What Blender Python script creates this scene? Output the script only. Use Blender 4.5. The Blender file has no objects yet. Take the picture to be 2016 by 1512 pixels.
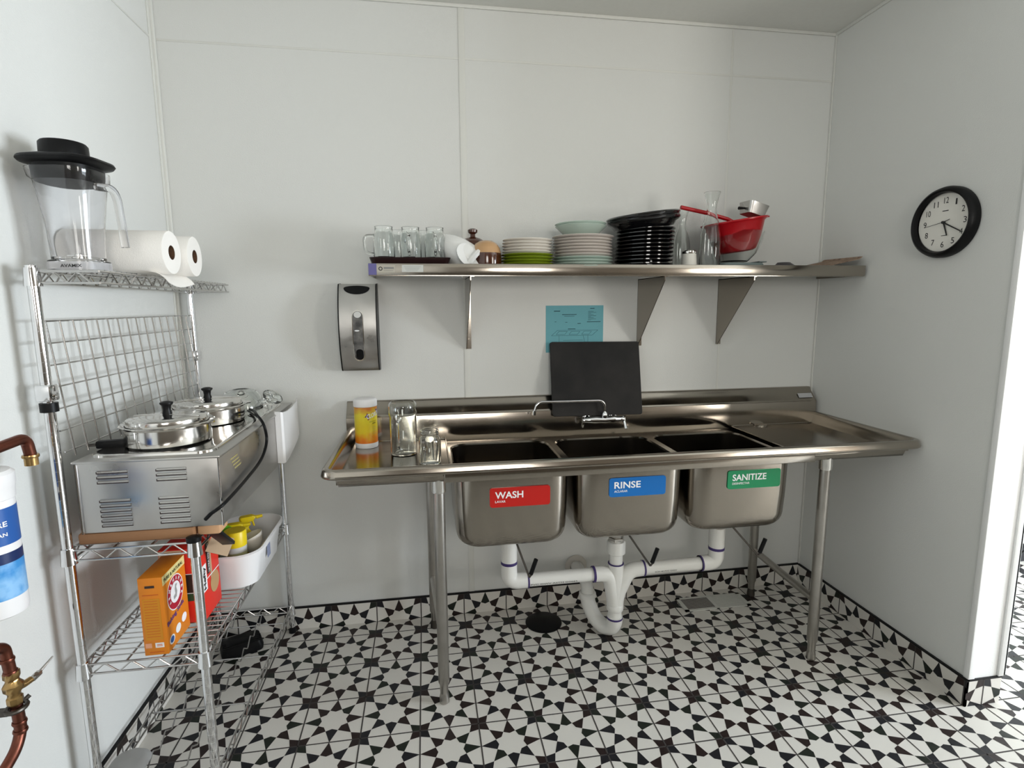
import bpy, bmesh, math, random
from mathutils import Vector, Matrix, Euler
random.seed(7)
S = bpy.context.scene
COL = S.collection
PI = math.pi

# ------------------------------------------------------------------ camera
cd = bpy.data.cameras.new('camera'); cam = bpy.data.objects.new('camera', cd); COL.objects.link(cam)
cam.location = (-0.3482, -2.4494, 1.4621)
cam.rotation_euler = (1.4274, 0.0071, -0.1573)
cd.sensor_width = 36.0; cd.sensor_fit = 'HORIZONTAL'; cd.lens = 1073.94/2016*36
cd.clip_start = 0.05; cd.clip_end = 60
S.camera = cam
# ------------------------------------------------------------------ world and light
S.view_settings.view_transform = 'Standard'; S.view_settings.look = 'None'
S.view_settings.gamma = 1.0; S.view_settings.use_curve_mapping = False
S.view_settings.exposure = 0.0
W = bpy.data.worlds.new('world'); S.world = W; W.use_nodes = True
bg = W.node_tree.nodes['Background']; bg.inputs[0].default_value = (0.80, 0.88, 1.0, 1); bg.inputs[1].default_value = 1.0
def area(name, loc, rot, sx, sy, power, color):
    l = bpy.data.lights.new(name, 'AREA'); l.shape = 'RECTANGLE'; l.size = sx; l.size_y = sy
    l.energy = power; l.color = color
    o = bpy.data.objects.new(name, l); o.location = loc; o.rotation_euler = rot; COL.objects.link(o); return o
# daylight entering the big window of the next room (faces -x), and the window behind the camera (faces +y)
area('window_daylight_side', (5.26, -2.25, 1.20), (0, math.radians(90), 0), 1.2, 2.0, 300, (0.84, 0.92, 1.0))
area('window_daylight_corner', (4.45, -5.06, 1.65), (math.radians(90), 0, 0), 1.3, 1.4, 86, (1.0, 0.96, 0.88))
area('window_daylight_rear', (0.05, -5.06, 1.85), (math.radians(90), 0, 0), 1.0, 0.95, 39, (1.0, 0.965, 0.90))

# ------------------------------------------------------------------ materials
MATS = {}
def pmat(name, col, rough=0.5, metal=0.0, spec=0.5, bump=None, mottle=None, trans=0, ior=1.45, coat=0, emis=0, rvar=None, brushed=None):
    m = bpy.data.materials.new(name); m.use_nodes = True; nt = m.node_tree; N = nt.nodes; L = nt.links
    b = N['Principled BSDF']
    b.inputs['Base Color'].default_value = (*col, 1); b.inputs['Roughness'].default_value = rough
    b.inputs['Metallic'].default_value = metal; b.inputs['Specular IOR Level'].default_value = spec
    b.inputs['IOR'].default_value = ior
    if trans: b.inputs['Transmission Weight'].default_value = trans
    if coat: b.inputs['Coat Weight'].default_value = coat; b.inputs['Coat Roughness'].default_value = 0.08
    tc = N.new('ShaderNodeTexCoord')
    def noise(scale, detail=3, vec=None, stretch=None):
        n = N.new('ShaderNodeTexNoise'); n.inputs['Scale'].default_value = scale; n.inputs['Detail'].default_value = detail
        if stretch:
            mp = N.new('ShaderNodeMapping'); mp.inputs['Scale'].default_value = stretch
            L.new(tc.outputs['Object'], mp.inputs[0]); L.new(mp.outputs[0], n.inputs['Vector'])
        else: L.new(tc.outputs['Object'], n.inputs['Vector'])
        return n
    if mottle:
        sc, amt, col2 = mottle
        n = noise(sc, 4); r = N.new('ShaderNodeValToRGB'); r.color_ramp.elements[0].position = 0.5-amt; r.color_ramp.elements[1].position = 0.5+amt
        r.color_ramp.elements[0].color = (*col2, 1); r.color_ramp.elements[1].color = (*col, 1)
        L.new(n.outputs[0], r.inputs[0]); L.new(r.outputs[0], b.inputs['Base Color'])
    if rvar:
        n = noise(rvar[0], 3); mr = N.new('ShaderNodeMapRange'); mr.inputs[1].default_value = .3; mr.inputs[2].default_value = .7
        mr.inputs[3].default_value = rvar[1]; mr.inputs[4].default_value = rvar[2]
        L.new(n.outputs[0], mr.inputs[0]); L.new(mr.outputs[0], b.inputs['Roughness'])
    if bump or brushed:
        if brushed: n = noise(brushed[0], 2, stretch=brushed[1]); dist, st = brushed[2], brushed[3]
        else: n = noise(bump[0], 3); dist, st = bump[1], bump[2] if len(bump) > 2 else 1.0
        bp = N.new('ShaderNodeBump'); bp.inputs['Distance'].default_value = dist; bp.inputs['Strength'].default_value = st
        L.new(n.outputs[0], bp.inputs['Height']); L.new(bp.outputs[0], b.inputs['Normal'])
    MATS[name] = m
    return m
M_wall = pmat('wall_panel', (0.71, 0.715, 0.69), 0.42, bump=(260, 0.0012, 0.5), spec=0.4)
M_dimwall = pmat('darkened_far_wall', (0.16, 0.13, 0.10), 0.8)  # dimness of the unseen room put into the wall colour, for darker steel reflections
M_strip = pmat('panel_strip', (0.72, 0.72, 0.68), 0.35)
M_corner = pmat('white_corner', (0.86, 0.86, 0.85), 0.4, bump=(220, 0.001, 0.5))
M_ceil = pmat('ceiling_panel', (0.74, 0.74, 0.70), 0.7, mottle=(60, .4, (0.70, 0.70, 0.66)))
M_tile = pmat('tile_white', (0.74, 0.715, 0.66), 0.42, mottle=(900, .35, (0.66, 0.63, 0.58)), spec=0.4)
M_d1 = pmat('tile_dark_brown', (0.022, 0.013, 0.012), 0.4, spec=0.35)
M_d2 = pmat('tile_dark_green', (0.014, 0.018, 0.013), 0.4, spec=0.35)
M_d3 = pmat('tile_dark_black', (0.014, 0.014, 0.017), 0.4, spec=0.35)
M_grout = pmat('grout', (0.055, 0.048, 0.045), 0.85)
M_black = pmat('black_plastic', (0.005, 0.005, 0.0055), 0.40, spec=.22)
M_blackgl = pmat('black_glaze', (0.004, 0.004, 0.005), 0.12, coat=0.6)
M_steel = pmat('stainless', (0.36, 0.325, 0.28), 0.24, 1.0, rvar=(5, .13, .18))
M_steelv = pmat('stainless_sheet', (0.56, 0.545, 0.52), 0.33, 1.0, mottle=(7, .35, (0.46, 0.45, 0.44)), rvar=(14, .26, .44))
M_galv = pmat('galvanized_leg', (0.50, 0.48, 0.45), 0.30, 1.0, mottle=(14, .3, (0.40, 0.38, 0.35)))
M_chrome = pmat('chrome', (0.80, 0.80, 0.81), 0.07, 1.0)
M_wire = pmat('zinc_wire', (0.55, 0.54, 0.53), 0.22, 1.0)
M_polish = pmat('polished_steel', (0.72, 0.70, 0.67), 0.10, 1.0, rvar=(11, .06, .18))
M_pvc = pmat('white_pvc', (0.82, 0.81, 0.77), 0.28)
M_purple = pmat('purple_primer', (0.05, 0.03, 0.14), 0.5)
M_white = pmat('white_plastic', (0.83, 0.82, 0.82), 0.35)
M_whitec = pmat('white_ceramic', (0.80, 0.80, 0.78), 0.12, coat=0.5)
M_glass = pmat('clear_glass', (0.97, 0.99, 0.98), 0.015, trans=1.0, ior=1.45)
M_plasticclear = pmat('clear_polycarbonate', (0.96, 0.96, 0.975), 0.05, trans=1.0, ior=1.36)
M_paper = pmat('tissue_paper', (0.84, 0.81, 0.76), 0.95, bump=(300, .001, .6))
M_tube = pmat('cardboard_core', (0.12, 0.06, 0.03), 0.9)
M_card = pmat('cardboard', (0.50, 0.33, 0.20), 0.9)
M_wood = pmat('wood_board', (0.30, 0.155, 0.07), 0.55, brushed=(10, (1, 12, 40), .001, .3), mottle=(6, .3, (0.27, 0.13, 0.06)))
M_red = pmat('red_sign', (0.48, 0.012, 0.008), 0.35)
M_blue = pmat('blue_sign', (0.006, 0.14, 0.45), 0.35)
M_green = pmat('green_sign', (0.012, 0.25, 0.10), 0.35)
M_ink = pmat('black_ink', (0.02, 0.02, 0.02), 0.6)
M_inkw = pmat('white_ink', (0.86, 0.86, 0.86), 0.5)
M_cyan = pmat('blue_paper', (0.16, 0.42, 0.48), 0.85)
M_inkc = pmat('faded_ink', (0.05, 0.12, 0.14), 0.9)
M_board = pmat('black_board', (0.006, 0.006, 0.0065), 0.45, spec=.25, mottle=(5, .16, (0.022, 0.020, 0.019)), bump=(200, .0006, .4))
M_cream = pmat('cream_glaze', (0.78, 0.73, 0.66), 0.15, coat=.4)
M_pink = pmat('pinkish_white_glaze', (0.66, 0.60, 0.55), 0.15, coat=.4)
M_brownrim = pmat('brown_glaze', (0.065, 0.018, 0.008), 0.12, coat=.5)
M_tan = pmat('tan_glaze', (0.52, 0.31, 0.15), 0.2, coat=.4)
M_lime = pmat('lime_glaze', (0.20, 0.27, 0.015), 0.14, coat=.4)
M_mint = pmat('mint_glaze', (0.50, 0.60, 0.53), 0.15, coat=.4)
M_redp = pmat('red_plastic', (0.42, 0.004, 0.010), 0.28)
M_maroon = pmat('maroon_tray', (0.020, 0.008, 0.008), 0.3)
M_teal = pmat('grey_teal_plastic', (0.12, 0.155, 0.15), 0.4)
M_copper = pmat('copper', (0.26, 0.085, 0.055), 0.36, 1.0, mottle=(30, .3, (0.11, 0.045, 0.032)))
M_brass = pmat('brass', (0.42, 0.27, 0.11), 0.28, 1.0)
M_darkmetal = pmat('dark_metal', (0.10, 0.09, 0.08), 0.4, 1.0)
M_orange = pmat('orange_box', (0.72, 0.22, 0.010), 0.5)
M_orange2 = pmat('deep_orange', (0.58, 0.12, 0.01), 0.5)
M_amber = pmat('amber_print', (0.80, 0.38, 0.02), 0.5)
M_yellow = pmat('yellow_plastic', (0.80, 0.60, 0.01), 0.35)
M_paleyel = pmat('pale_yellow', (0.75, 0.66, 0.28), 0.5)
M_crimson = pmat('crimson_print', (0.42, 0.01, 0.03), 0.5)
M_redbox = pmat('red_box', (0.72, 0.025, 0.012), 0.45)
M_darkbox = pmat('dark_print', (0.03, 0.015, 0.012), 0.5)
M_dgreen = pmat('dark_green_print', (0.03, 0.07, 0.03), 0.5)
M_lgreen = pmat('green_plastic', (0.18, 0.55, 0.02), 0.4)
M_purplei = pmat('violet_ink', (0.10, 0.04, 0.22), 0.5)
M_lblue = pmat('label_blue', (0.02, 0.10, 0.36), 0.35)
M_lblue2 = pmat('label_light_blue', (0.05, 0.27, 0.62), 0.35, mottle=(22, .1, (0.25, 0.50, 0.80)))
M_navy = pmat('label_navy', (0.01, 0.025, 0.10), 0.35)
M_face = pmat('clock_face', (0.82, 0.80, 0.74), 0.6)
M_glassd = pmat('smoky_window', (0.05, 0.05, 0.05), 0.2, mottle=(30, .2, (0.20, 0.19, 0.18)), spec=.5)
M_grey = pmat('grey_plastic', (0.35, 0.35, 0.34), 0.5)
M_vent = pmat('vent_white', (0.62, 0.62, 0.57), 0.5)
M_speck = pmat('speckled_brown_card', (0.38, 0.27, 0.19), 0.9, mottle=(60, .15, (0.16, 0.10, 0.07)))

def clorox_mat():
    m = bpy.data.materials.new('lemon_label'); m.use_nodes = True; N = m.node_tree.nodes; L = m.node_tree.links; b = N['Principled BSDF']
    b.inputs['Roughness'].default_value = .3
    tc = N.new('ShaderNodeTexCoord'); sx = N.new('ShaderNodeSeparateXYZ'); L.new(tc.outputs['Object'], sx.inputs[0])
    n = N.new('ShaderNodeTexNoise'); n.inputs['Scale'].default_value = 28; L.new(tc.outputs['Object'], n.inputs[0])
    mr = N.new('ShaderNodeMath'); mr.operation = 'MULTIPLY_ADD'; mr.inputs[1].default_value = .06; L.new(n.outputs[0], mr.inputs[0]); L.new(sx.outputs[2], mr.inputs[2])
    r = N.new('ShaderNodeValToRGB'); L.new(mr.outputs[0], r.inputs[0]); L.new(r.outputs[0], b.inputs['Base Color'])
    e = r.color_ramp.elements
    e[0].position = .06; e[0].color = (0.80, 0.20, 0.01, 1); e[1].position = .105; e[1].color = (0.80, 0.58, 0.02, 1)
    k = e.new(.17); k.color = (0.78, 0.66, 0.03, 1); k = e.new(.198); k.color = (0.62, 0.20, 0.04, 1)
    return m
M_clorox = clorox_mat()

# ------------------------------------------------------------------ mesh helpers
def frame_from(d):
    d = Vector(d).normalized(); up = Vector((0, 0, 1)) if abs(d.z) < .95 else Vector((1, 0, 0))
    x = up.cross(d).normalized(); y = d.cross(x); return x, y, d
def catmull(pts, k=6, closed=False):
    P = [Vector(p) for p in pts]; out = []; n = len(P)
    rng = range(n if closed else n-1)
    for i in rng:
        p0 = P[(i-1) % n] if closed or i > 0 else P[0]*2-P[1]; p1 = P[i]; p2 = P[(i+1) % n]
        p3 = P[(i+2) % n] if closed or i+2 < n else P[-1]*2-P[-2]
        for j in range(k):
            t = j/k; out.append(.5*((2*p1)+(p2-p0)*t+(2*p0-5*p1+4*p2-p3)*t*t+(3*p1-p0-3*p2+p3)*t**3))
    if not closed: out.append(P[-1])
    return out
def fillet(pts, r, k=6):
    P = [Vector(p) for p in pts]; out = [P[0]]
    for i in range(1, len(P)-1):
        a = (P[i-1]-P[i]); b = (P[i+1]-P[i]); rr = min(r, a.length*.49, b.length*.49)
        s = P[i]+a.normalized()*rr; e = P[i]+b.normalized()*rr
        for j in range(k+1):
            t = j/k; out.append(s*(1-t)**2+P[i]*2*t*(1-t)+e*t*t)
    out.append(P[-1]); return out
def rrect(cx, cy, w, d, r, n=6):
    out = []; r = min(r, w/2-1e-5, d/2-1e-5)
    for (sx, sy, a0) in ((1, 1, 0), (-1, 1, 90), (-1, -1, 180), (1, -1, 270)):
        for j in range(n+1):
            a = math.radians(a0+90*j/n)
            out.append((cx+sx*(w/2-r)+r*math.cos(a), cy+sy*(d/2-r)+r*math.sin(a)))
    return out
class MB:
    def __init__(s): s.v = []; s.f = []; s.fm = []; s.mi = 0; s.M = None
    def add(s, vs, fs, M=None):
        o = len(s.v); M = M if M is not None else s.M
        for v in vs:
            v = Vector(v); s.v.append(M @ v if M is not None else v)
        for f in fs: s.f.append(tuple(o+i for i in f)); s.fm.append(s.mi)
        return s
    def box(s, x0, x1, y0, y1, z0, z1, bev=0, M=None, seg=2):
        if bev <= 0:
            v = [(x, y, z) for x in (x0, x1) for y in (y0, y1) for z in (z0, z1)]
            return s.add(v, [(0, 1, 3, 2), (4, 6, 7, 5), (0, 4, 5, 1), (2, 3, 7, 6), (0, 2, 6, 4), (1, 5, 7, 3)], M)
        bm = bmesh.new(); bmesh.ops.create_cube(bm, size=1)
        for v in bm.verts: v.co = Vector(((x0+x1)/2+v.co.x*(x1-x0), (y0+y1)/2+v.co.y*(y1-y0), (z0+z1)/2+v.co.z*(z1-z0)))
        bmesh.ops.bevel(bm, geom=list(bm.edges), offset=bev, segments=seg, affect='EDGES', profile=.5)
        bm.verts.index_update(); s.add([v.co.copy() for v in bm.verts], [tuple(v.index for v in f.verts) for f in bm.faces], M); bm.free(); return s
    def loft(s, rings, close=True, cap0=False, cap1=False, M=None, loop=False):
        n = len(rings[0]); v = [p for r in rings for p in r]; f = []
        R = len(rings)
        for i in range(R if loop else R-1):
            a = i*n; b = ((i+1) % R)*n
            for j in range(n if close else n-1):
                k = (j+1) % n; f.append((a+j, a+k, b+k, b+j))
        if cap0: f.append(tuple(range(n-1, -1, -1)))
        if cap1: f.append(tuple((R-1)*n+j for j in range(n)))
        return s.add(v, f, M)
    def tube(s, pts, r, n=10, cap=True, closed=False, M=None):
        P = [Vector(p) for p in pts]; rs = (list(r)+[r[-1]]*len(P))[:len(P)] if isinstance(r, (list, tuple)) else [r]*len(P)
        rings = []; prev = None
        for i, p in enumerate(P):
            if closed: t = P[(i+1) % len(P)]-P[i-1]
            else: t = P[min(i+1, len(P)-1)]-P[max(i-1, 0)]
            t.normalize()
            if prev is None: x, y, _ = frame_from(t)
            else:
                x = prev-t*prev.dot(t)
                if x.length < 1e-5: x, _, _ = frame_from(t)
                x.normalize(); y = t.cross(x)
            prev = x
            rings.append([p+(x*math.cos(2*PI*k/n)+y*math.sin(2*PI*k/n))*rs[i] for k in range(n)])
        return s.loft(rings, True, cap and not closed, cap and not closed, M, loop=closed)
    def cyl(s, p0, p1, r, r2=None, n=20, M=None): return s.tube([p0, p1], [r, r if r2 is None else r2], n, True, False, M)
    def lathe(s, prof, c=(0, 0, 0), n=32, M=None, axis=None, cap=True):
        c = Vector(c); X, Y, Z = (Vector((1, 0, 0)), Vector((0, 1, 0)), Vector((0, 0, 1))) if axis is None else frame_from(axis)
        rings = [[c+X*(r*math.cos(2*PI*k/n))+Y*(r*math.sin(2*PI*k/n))+Z*z for k in range(n)] for r, z in [(max(r, 1e-4), z) for r, z in prof]]
        return s.loft(rings, True, cap, cap, M)
    def prism(s, poly, h0, h1, axis='z', M=None):
        def P(a, b, h): return {'z': (a, b, h), 'y': (a, h, b), 'x': (h, a, b)}[axis]
        n = len(poly); v = [P(a, b, h0) for a, b in poly]+[P(a, b, h1) for a, b in poly]
        f = [(j, (j+1) % n, n+(j+1) % n, n+j) for j in range(n)]+[tuple(range(n-1, -1, -1)), tuple(range(n, 2*n))]
        return s.add(v, f, M)
    def ball(s, c, r, n=16, sc=(1, 1, 1), M=None):
        c = Vector(c); rings = []
        for i in range(1, n//2):
            a = PI*i/(n//2); rings.append([c+Vector((r*sc[0]*math.sin(a)*math.cos(2*PI*k/n), r*sc[1]*math.sin(a)*math.sin(2*PI*k/n), -r*sc[2]*math.cos(a))) for k in range(n)])
        return s.loft(rings, True, True, True, M)
    def build(s, name, mats, parent=None, sharp=38, world=True, flat=False):
        if not isinstance(mats, (list, tuple)): mats = [mats]
        off = Vector((0, 0, 0)); inv = None
        if parent is not None and world: inv = chain_world(parent).inverted()
        me = bpy.data.meshes.new(name)
        vs = [inv @ v for v in s.v] if inv is not None else s.v
        me.from_pydata([tuple(v) for v in vs], [], s.f)
        for m in mats: me.materials.append(m)
        for p, mi in zip(me.polygons, s.fm): p.material_index = mi
        bm = bmesh.new(); bm.from_mesh(me)
        bmesh.ops.remove_doubles(bm, verts=bm.verts, dist=1e-6)
        bmesh.ops.recalc_face_normals(bm, faces=bm.faces)
        if not flat:
            th = math.radians(sharp)
            for f in bm.faces: f.smooth = True
            for e in bm.edges:
                if len(e.link_faces) == 2 and e.calc_face_angle(0) > th: e.smooth = False
        bm.to_mesh(me); bm.free(); me.update()
        o = bpy.data.objects.new(name, me); COL.objects.link(o)
        if parent is not None: o.parent = parent
        return o
def chain_world(o):
    m = o.matrix_basis.copy()
    while o.parent is not None: o = o.parent; m = o.matrix_basis @ m
    return m
def tag(o, label, cat, group=None):
    o['label'] = label; o['category'] = cat
    if group: o['group'] = group
    return o
def thing(name, label, cat, loc=(0, 0, 0), rz=0, group=None, rot=None):
    o = bpy.data.objects.new(name, None); COL.objects.link(o); o.empty_display_size = .05
    o.location = loc; o.rotation_euler = rot if rot else (0, 0, rz); return tag(o, label, cat, group)
def struct(name, mb, m, **k):
    o = mb.build(name, m, **k); o['kind'] = 'structure'; return o
def dup(root, loc, label, rot=None, group=None):
    r = root.copy(); COL.objects.link(r); r.location = loc; r['label'] = label
    if rot is not None: r.rotation_euler = rot
    if group: r['group'] = group
    for ch in list(root.children):
        c = ch.copy(); COL.objects.link(c); c.parent = r
        for g in list(ch.children):
            d = g.copy(); COL.objects.link(d); d.parent = c
    return r
def text(body, name, mat, parent, o, ux, uy, height=None, width=None, bold=0.0, depth=.0006):
    """Lettering as a thin mesh: origin o (lower left), ux/uy directions along and up the writing."""
    c = bpy.data.curves.new(name, 'FONT'); c.body = body; c.size = 1; c.offset = bold; c.extrude = .0; c.resolution_u = 4
    t = bpy.data.objects.new(name, c); COL.objects.link(t)
    dg = bpy.context.evaluated_depsgraph_get(); me = bpy.data.meshes.new_from_object(t.evaluated_get(dg))
    bpy.data.objects.remove(t)
    xs = [v.co.x for v in me.vertices]; ys = [v.co.y for v in me.vertices]
    x0, x1, y0, y1 = min(xs), max(xs), min(ys), max(ys)
    sy = height/(y1-y0) if height else width/(x1-x0); sx = width/(x1-x0) if width else sy
    ux = Vector(ux).normalized(); uy = Vector(uy).normalized(); n = ux.cross(uy); o = Vector(o)
    mb = MB()
    mb.add([o+ux*((v.co.x-x0)*sx)+uy*((v.co.y-y0)*sy)+n*depth for v in me.vertices], [tuple(p.vertices) for p in me.polygons])
    return mb.build(name, mat, parent, flat=True)
ORD = ['first', 'second', 'third', 'fourth', 'fifth', 'sixth', 'seventh', 'eighth', 'ninth', 'tenth', 'eleventh', 'twelfth', 'thirteenth', 'fourteenth']

# ================================================================== SETTING
T = 0.2032; XL = -1.351; XR = 1.562; ZC = 2.69; Y0 = -0.3087; XP = 1.700; YP = -0.918; XF = 5.2; YR = -5.0; BH = T/2
def tile_shapes():
    """One star tile in unit coordinates, centre at 0: dark kites and corner stars."""
    out = []
    for k in range(8):
        a = PI/4*k; c, s = math.cos(a), math.sin(a); tip = .5 if k % 2 == 0 else .467
        def P(r, da): return (r*math.cos(a+da), r*math.sin(a+da))
        out.append([P(tip, 0), P(.266, PI/8), P(.205, 0), P(.266, -PI/8)])
    for sx in (-1, 1):
        for sy in (-1, 1): out.append([(sx*.5, sy*.5), (sx*.372, sy*.5), (sx*.33, sy*.33), (sx*.5, sy*.372)])
    return out
SH = tile_shapes()
def clip(poly, axis, val, keep_less):
    out = []; n = len(poly)
    for i in range(n):
        a, b = poly[i], poly[(i+1) % n]
        ia = (a[axis] <= val+1e-9) if keep_less else (a[axis] >= val-1e-9); ib = (b[axis] <= val+1e-9) if keep_less else (b[axis] >= val-1e-9)
        if ia: out.append(a)
        if ia != ib:
            t = (val-a[axis])/(b[axis]-a[axis]); out.append((a[0]+(b[0]-a[0])*t, a[1]+(b[1]-a[1])*t))
    return out
def tiles(mb, u0, u1, v0, v1, uo, vo, f, nrm):
    """Fill the rectangle u0..u1 x v0..v1 with star tiles whose corners lie at (uo+iT, vo+jT); f maps (u,v) to 3D, nrm lifts."""
    nrm = Vector(nrm)
    i0, i1 = math.floor((u0-uo)/T+1e-6), math.ceil((u1-uo)/T-1e-6); j0, j1 = math.floor((v0-vo)/T+1e-6), math.ceil((v1-vo)/T-1e-6)
    rnd = random.Random(int(u0*77+v0*131+5))
    for i in range(i0, i1):
        for j in range(j0, j1):
            cx = uo+(i+.5)*T; cy = vo+(j+.5)*T
            for sh in SH:
                p = [(cx+x*T, cy+y*T) for x, y in sh]
                for ax, val, less in ((0, u0, False), (0, u1, True), (1, v0, False), (1, v1, True)):
                    if p: p = clip(p, ax, val, less)
                if len(p) < 3: continue
                ar = abs(sum(p[k][0]*p[(k+1) % len(p)][1]-p[(k+1) % len(p)][0]*p[k][1] for k in range(len(p))))/2
                if ar < 2e-6: continue
                mb.mi = rnd.choice((1, 2, 3, 3, 1)); mb.add([Vector(f(*q))+nrm*.0003 for q in p], [tuple(range(len(p)))])
    mb.mi = 4; g = .0024
    for i in range(i0, i1+1):
        u = uo+i*T
        if u0-1e-6 <= u <= u1+1e-6:
            a, b = max(u-g, u0), min(u+g, u1); mb.add([Vector(f(*q))+nrm*.0005 for q in ((a, v0), (b, v0), (b, v1), (a, v1))], [(0, 1, 2, 3)])
    for j in range(j0, j1+1):
        v = vo+j*T
        if v0-1e-6 <= v <= v1+1e-6:
            a, b = max(v-g, v0), min(v+g, v1); mb.add([Vector(f(*q))+nrm*.0005 for q in ((u0, a), (u1, a), (u1, b), (u0, b))], [(0, 1, 2, 3)])
    mb.mi = 0
TM = [M_tile, M_d1, M_d2, M_d3, M_grout]
fl = MB(); fl.box(XL-.15, XF+.15, YR-.15, 0.15, -.1, 0)
tiles(fl, XL, XF, YR, 0.0, 0, Y0, lambda u, v: (u, v, 0), (0, 0, 1))
struct('floor', fl, TM, flat=True)
wb = MB(); wb.box(XL-.15, XF+.15, 0, .15, 0, ZC); struct('wall_back', wb, M_wall)
wl = MB(); wl.box(XL-.15, XL, YR-.15, 0, 0, ZC); struct('wall_left', wl, M_wall)
wr = MB(); wr.box(XR, XP, YP, 0, 0, ZC); struct('wall_right', wr, M_wall)
ce = MB(); ce.box(XL-.15, XF+.15, YR-.15, .15, ZC, ZC+.1); struct('ceiling', ce, M_ceil)
# next room: outer wall with a window, rear wall with a window
wf = MB()
wf.box(XF, XF+.15, YR-.15, -3.3, 0, ZC); wf.box(XF, XF+.15, -1.2, 0, 0, ZC); wf.box(XF, XF+.15, -3.3, -1.2, 0, .5); wf.box(XF, XF+.15, -3.3, -1.2, 1.9, ZC)
struct('wall_far_right', wf, M_dimwall)
wq = MB()
wq.box(XL-.15, -.5, YR-.15, YR, 0, ZC); wq.box(.6, 3.75, YR-.15, YR, 0, ZC); wq.box(5.15, XF+.15, YR-.15, YR, 0, ZC)
for a_, b_, c_, d_ in ((-.5, .6, 1.35, 2.35), (3.75, 5.15, .9, 2.4)): wq.box(a_, b_, YR-.15, YR, 0, c_); wq.box(a_, b_, YR-.15, YR, d_, ZC)
struct('wall_rear', wq, M_dimwall)
wh = MB(); wh.box(XL, 2.9, -3.15, -3.0, 0, 1.12); wh.box(XL, 2.92, -3.17, -2.98, 1.12, 1.15); struct('wall_light_block', wh, M_dimwall)  # added unseen low barrier, blocks window light from the floor and lower walls
def window(name, axis, fixed, a0, a1, z0, z1):
    mb = MB()
    def bar(p0, p1, q0, q1):
        if axis == 'x': mb.box(fixed, fixed+.05, p0, p1, q0, q1)
        else: mb.box(p0, p1, fixed-.05, fixed, q0, q1)
    bar(a0, a1, z0, z0+.05); bar(a0, a1, z1-.05, z1); bar(a0, a0+.05, z0, z1); bar(a1-.05, a1, z0, z1); m = (a0+a1)/2; bar(m-.02, m+.02, z0, z1)
    struct(name, mb, M_white)
window('window_1', 'x', XF, -3.3, -1.2, .5, 1.9)
window('window_2', 'y', YR, -.5, .6, 1.35, 2.35)
window('window_3', 'y', YR, 3.75, 5.15, .9, 2.4)
# baseboards: upper half of a star tile, with a thin black cap
def baseboard(name, x0, x1, y0, y1, face, horiz):
    mb = MB(); mb.box(x0, x1, y0, y1, 0, BH)
    if horiz: tiles(mb, x0, x1, 0, BH, 0, BH-T, lambda u, v: (u, face, v), (0, -1, 0))
    else:
        sgn = 1 if face > (x0+x1)/2 else -1
        tiles(mb, y0, y1, 0, BH, Y0, BH-T, lambda u, v: (face, u, v), (sgn, 0, 0))
    o = struct(name, mb, TM, flat=True)
    c = MB(); c.box(x0-(0.001 if not horiz else 0), x1+(0.001 if not horiz else 0), y0-.001, y1, BH, BH+.005); k = c.build('black_cap', M_black, o); return o
baseboard('baseboard_back', XL+.009, XR-.009, -.009, 0, -.009, True)
baseboard('baseboard_left', XL, XL+.009, -2.6, 0, XL+.009, False)
baseboard('baseboard_right', XR-.009, XR, YP-.009, 0, XR-.009, False)
baseboard('baseboard_end', XR-.009, XP, YP-.009, YP, YP-.009, True)
bb = MB(); bb.box(XP, XF, -.012, 0, 0, .10); struct('baseboard_far', bb, M_d3)
# white end panel of the partition with rounded corner trims
e1 = MB(); e1.box(XR-.002, XP, YP-.004, YP, BH+.005, ZC); struct('trim_1', e1, M_corner)
e2 = MB(); e2.box(XR-.004, XR+.022, YP-.009, YP-.003, BH+.005, ZC, .002); e2.box(XR-.005, XR, YP-.009, YP+.012, BH+.005, ZC, .002); struct('trim_2', e2, M_corner)
e3 = MB(); e3.box(XP-.018, XP+.012, YP-.012, YP-.003, BH+.005, ZC, .003); e3.box(XP, XP+.012, YP-.012, YP+.10, BH+.005, ZC, .003); struct('trim_3', e3, M_corner)
# panel joint strips
s1 = MB(); s1.box(-.178, -.152, -.0035, 0, BH+.005, ZC, .0012); struct('trim_4', s1, M_strip)
s2 = MB(); s2.box(1.046, 1.056, -.0012, 0, BH+.005, ZC, .0004); struct('trim_5', s2, M_strip)
s3 = MB(); s3.box(XL, XR, -.0018, 0, 2.478, 2.486, .0006); struct('trim_6', s3, M_strip)
s4 = MB(); s4.box(XL, XL+.014, -.016, -.0, BH+.005, ZC, .003); s4.box(XL, XL+.004, -.03, -.0, BH+.005, ZC, .001); struct('trim_7', s4, M_strip)
s5 = MB(); s5.box(XR-.006, XR, -.012, 0, BH+.005, ZC, .002); struct('trim_8', s5, M_strip)
s6 = MB(); s6.box(XL, XL+.0018, -4.9, 0, 2.478, 2.486, .0006); struct('trim_9', s6, M_strip)
s7 = MB(); s7.box(XL, XR, -.008, 0, ZC-.014, ZC, .002); s7.box(XR-.008, XR, YP, 0, ZC-.014, ZC, .002); struct('trim_10', s7, M_ceil)

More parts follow.
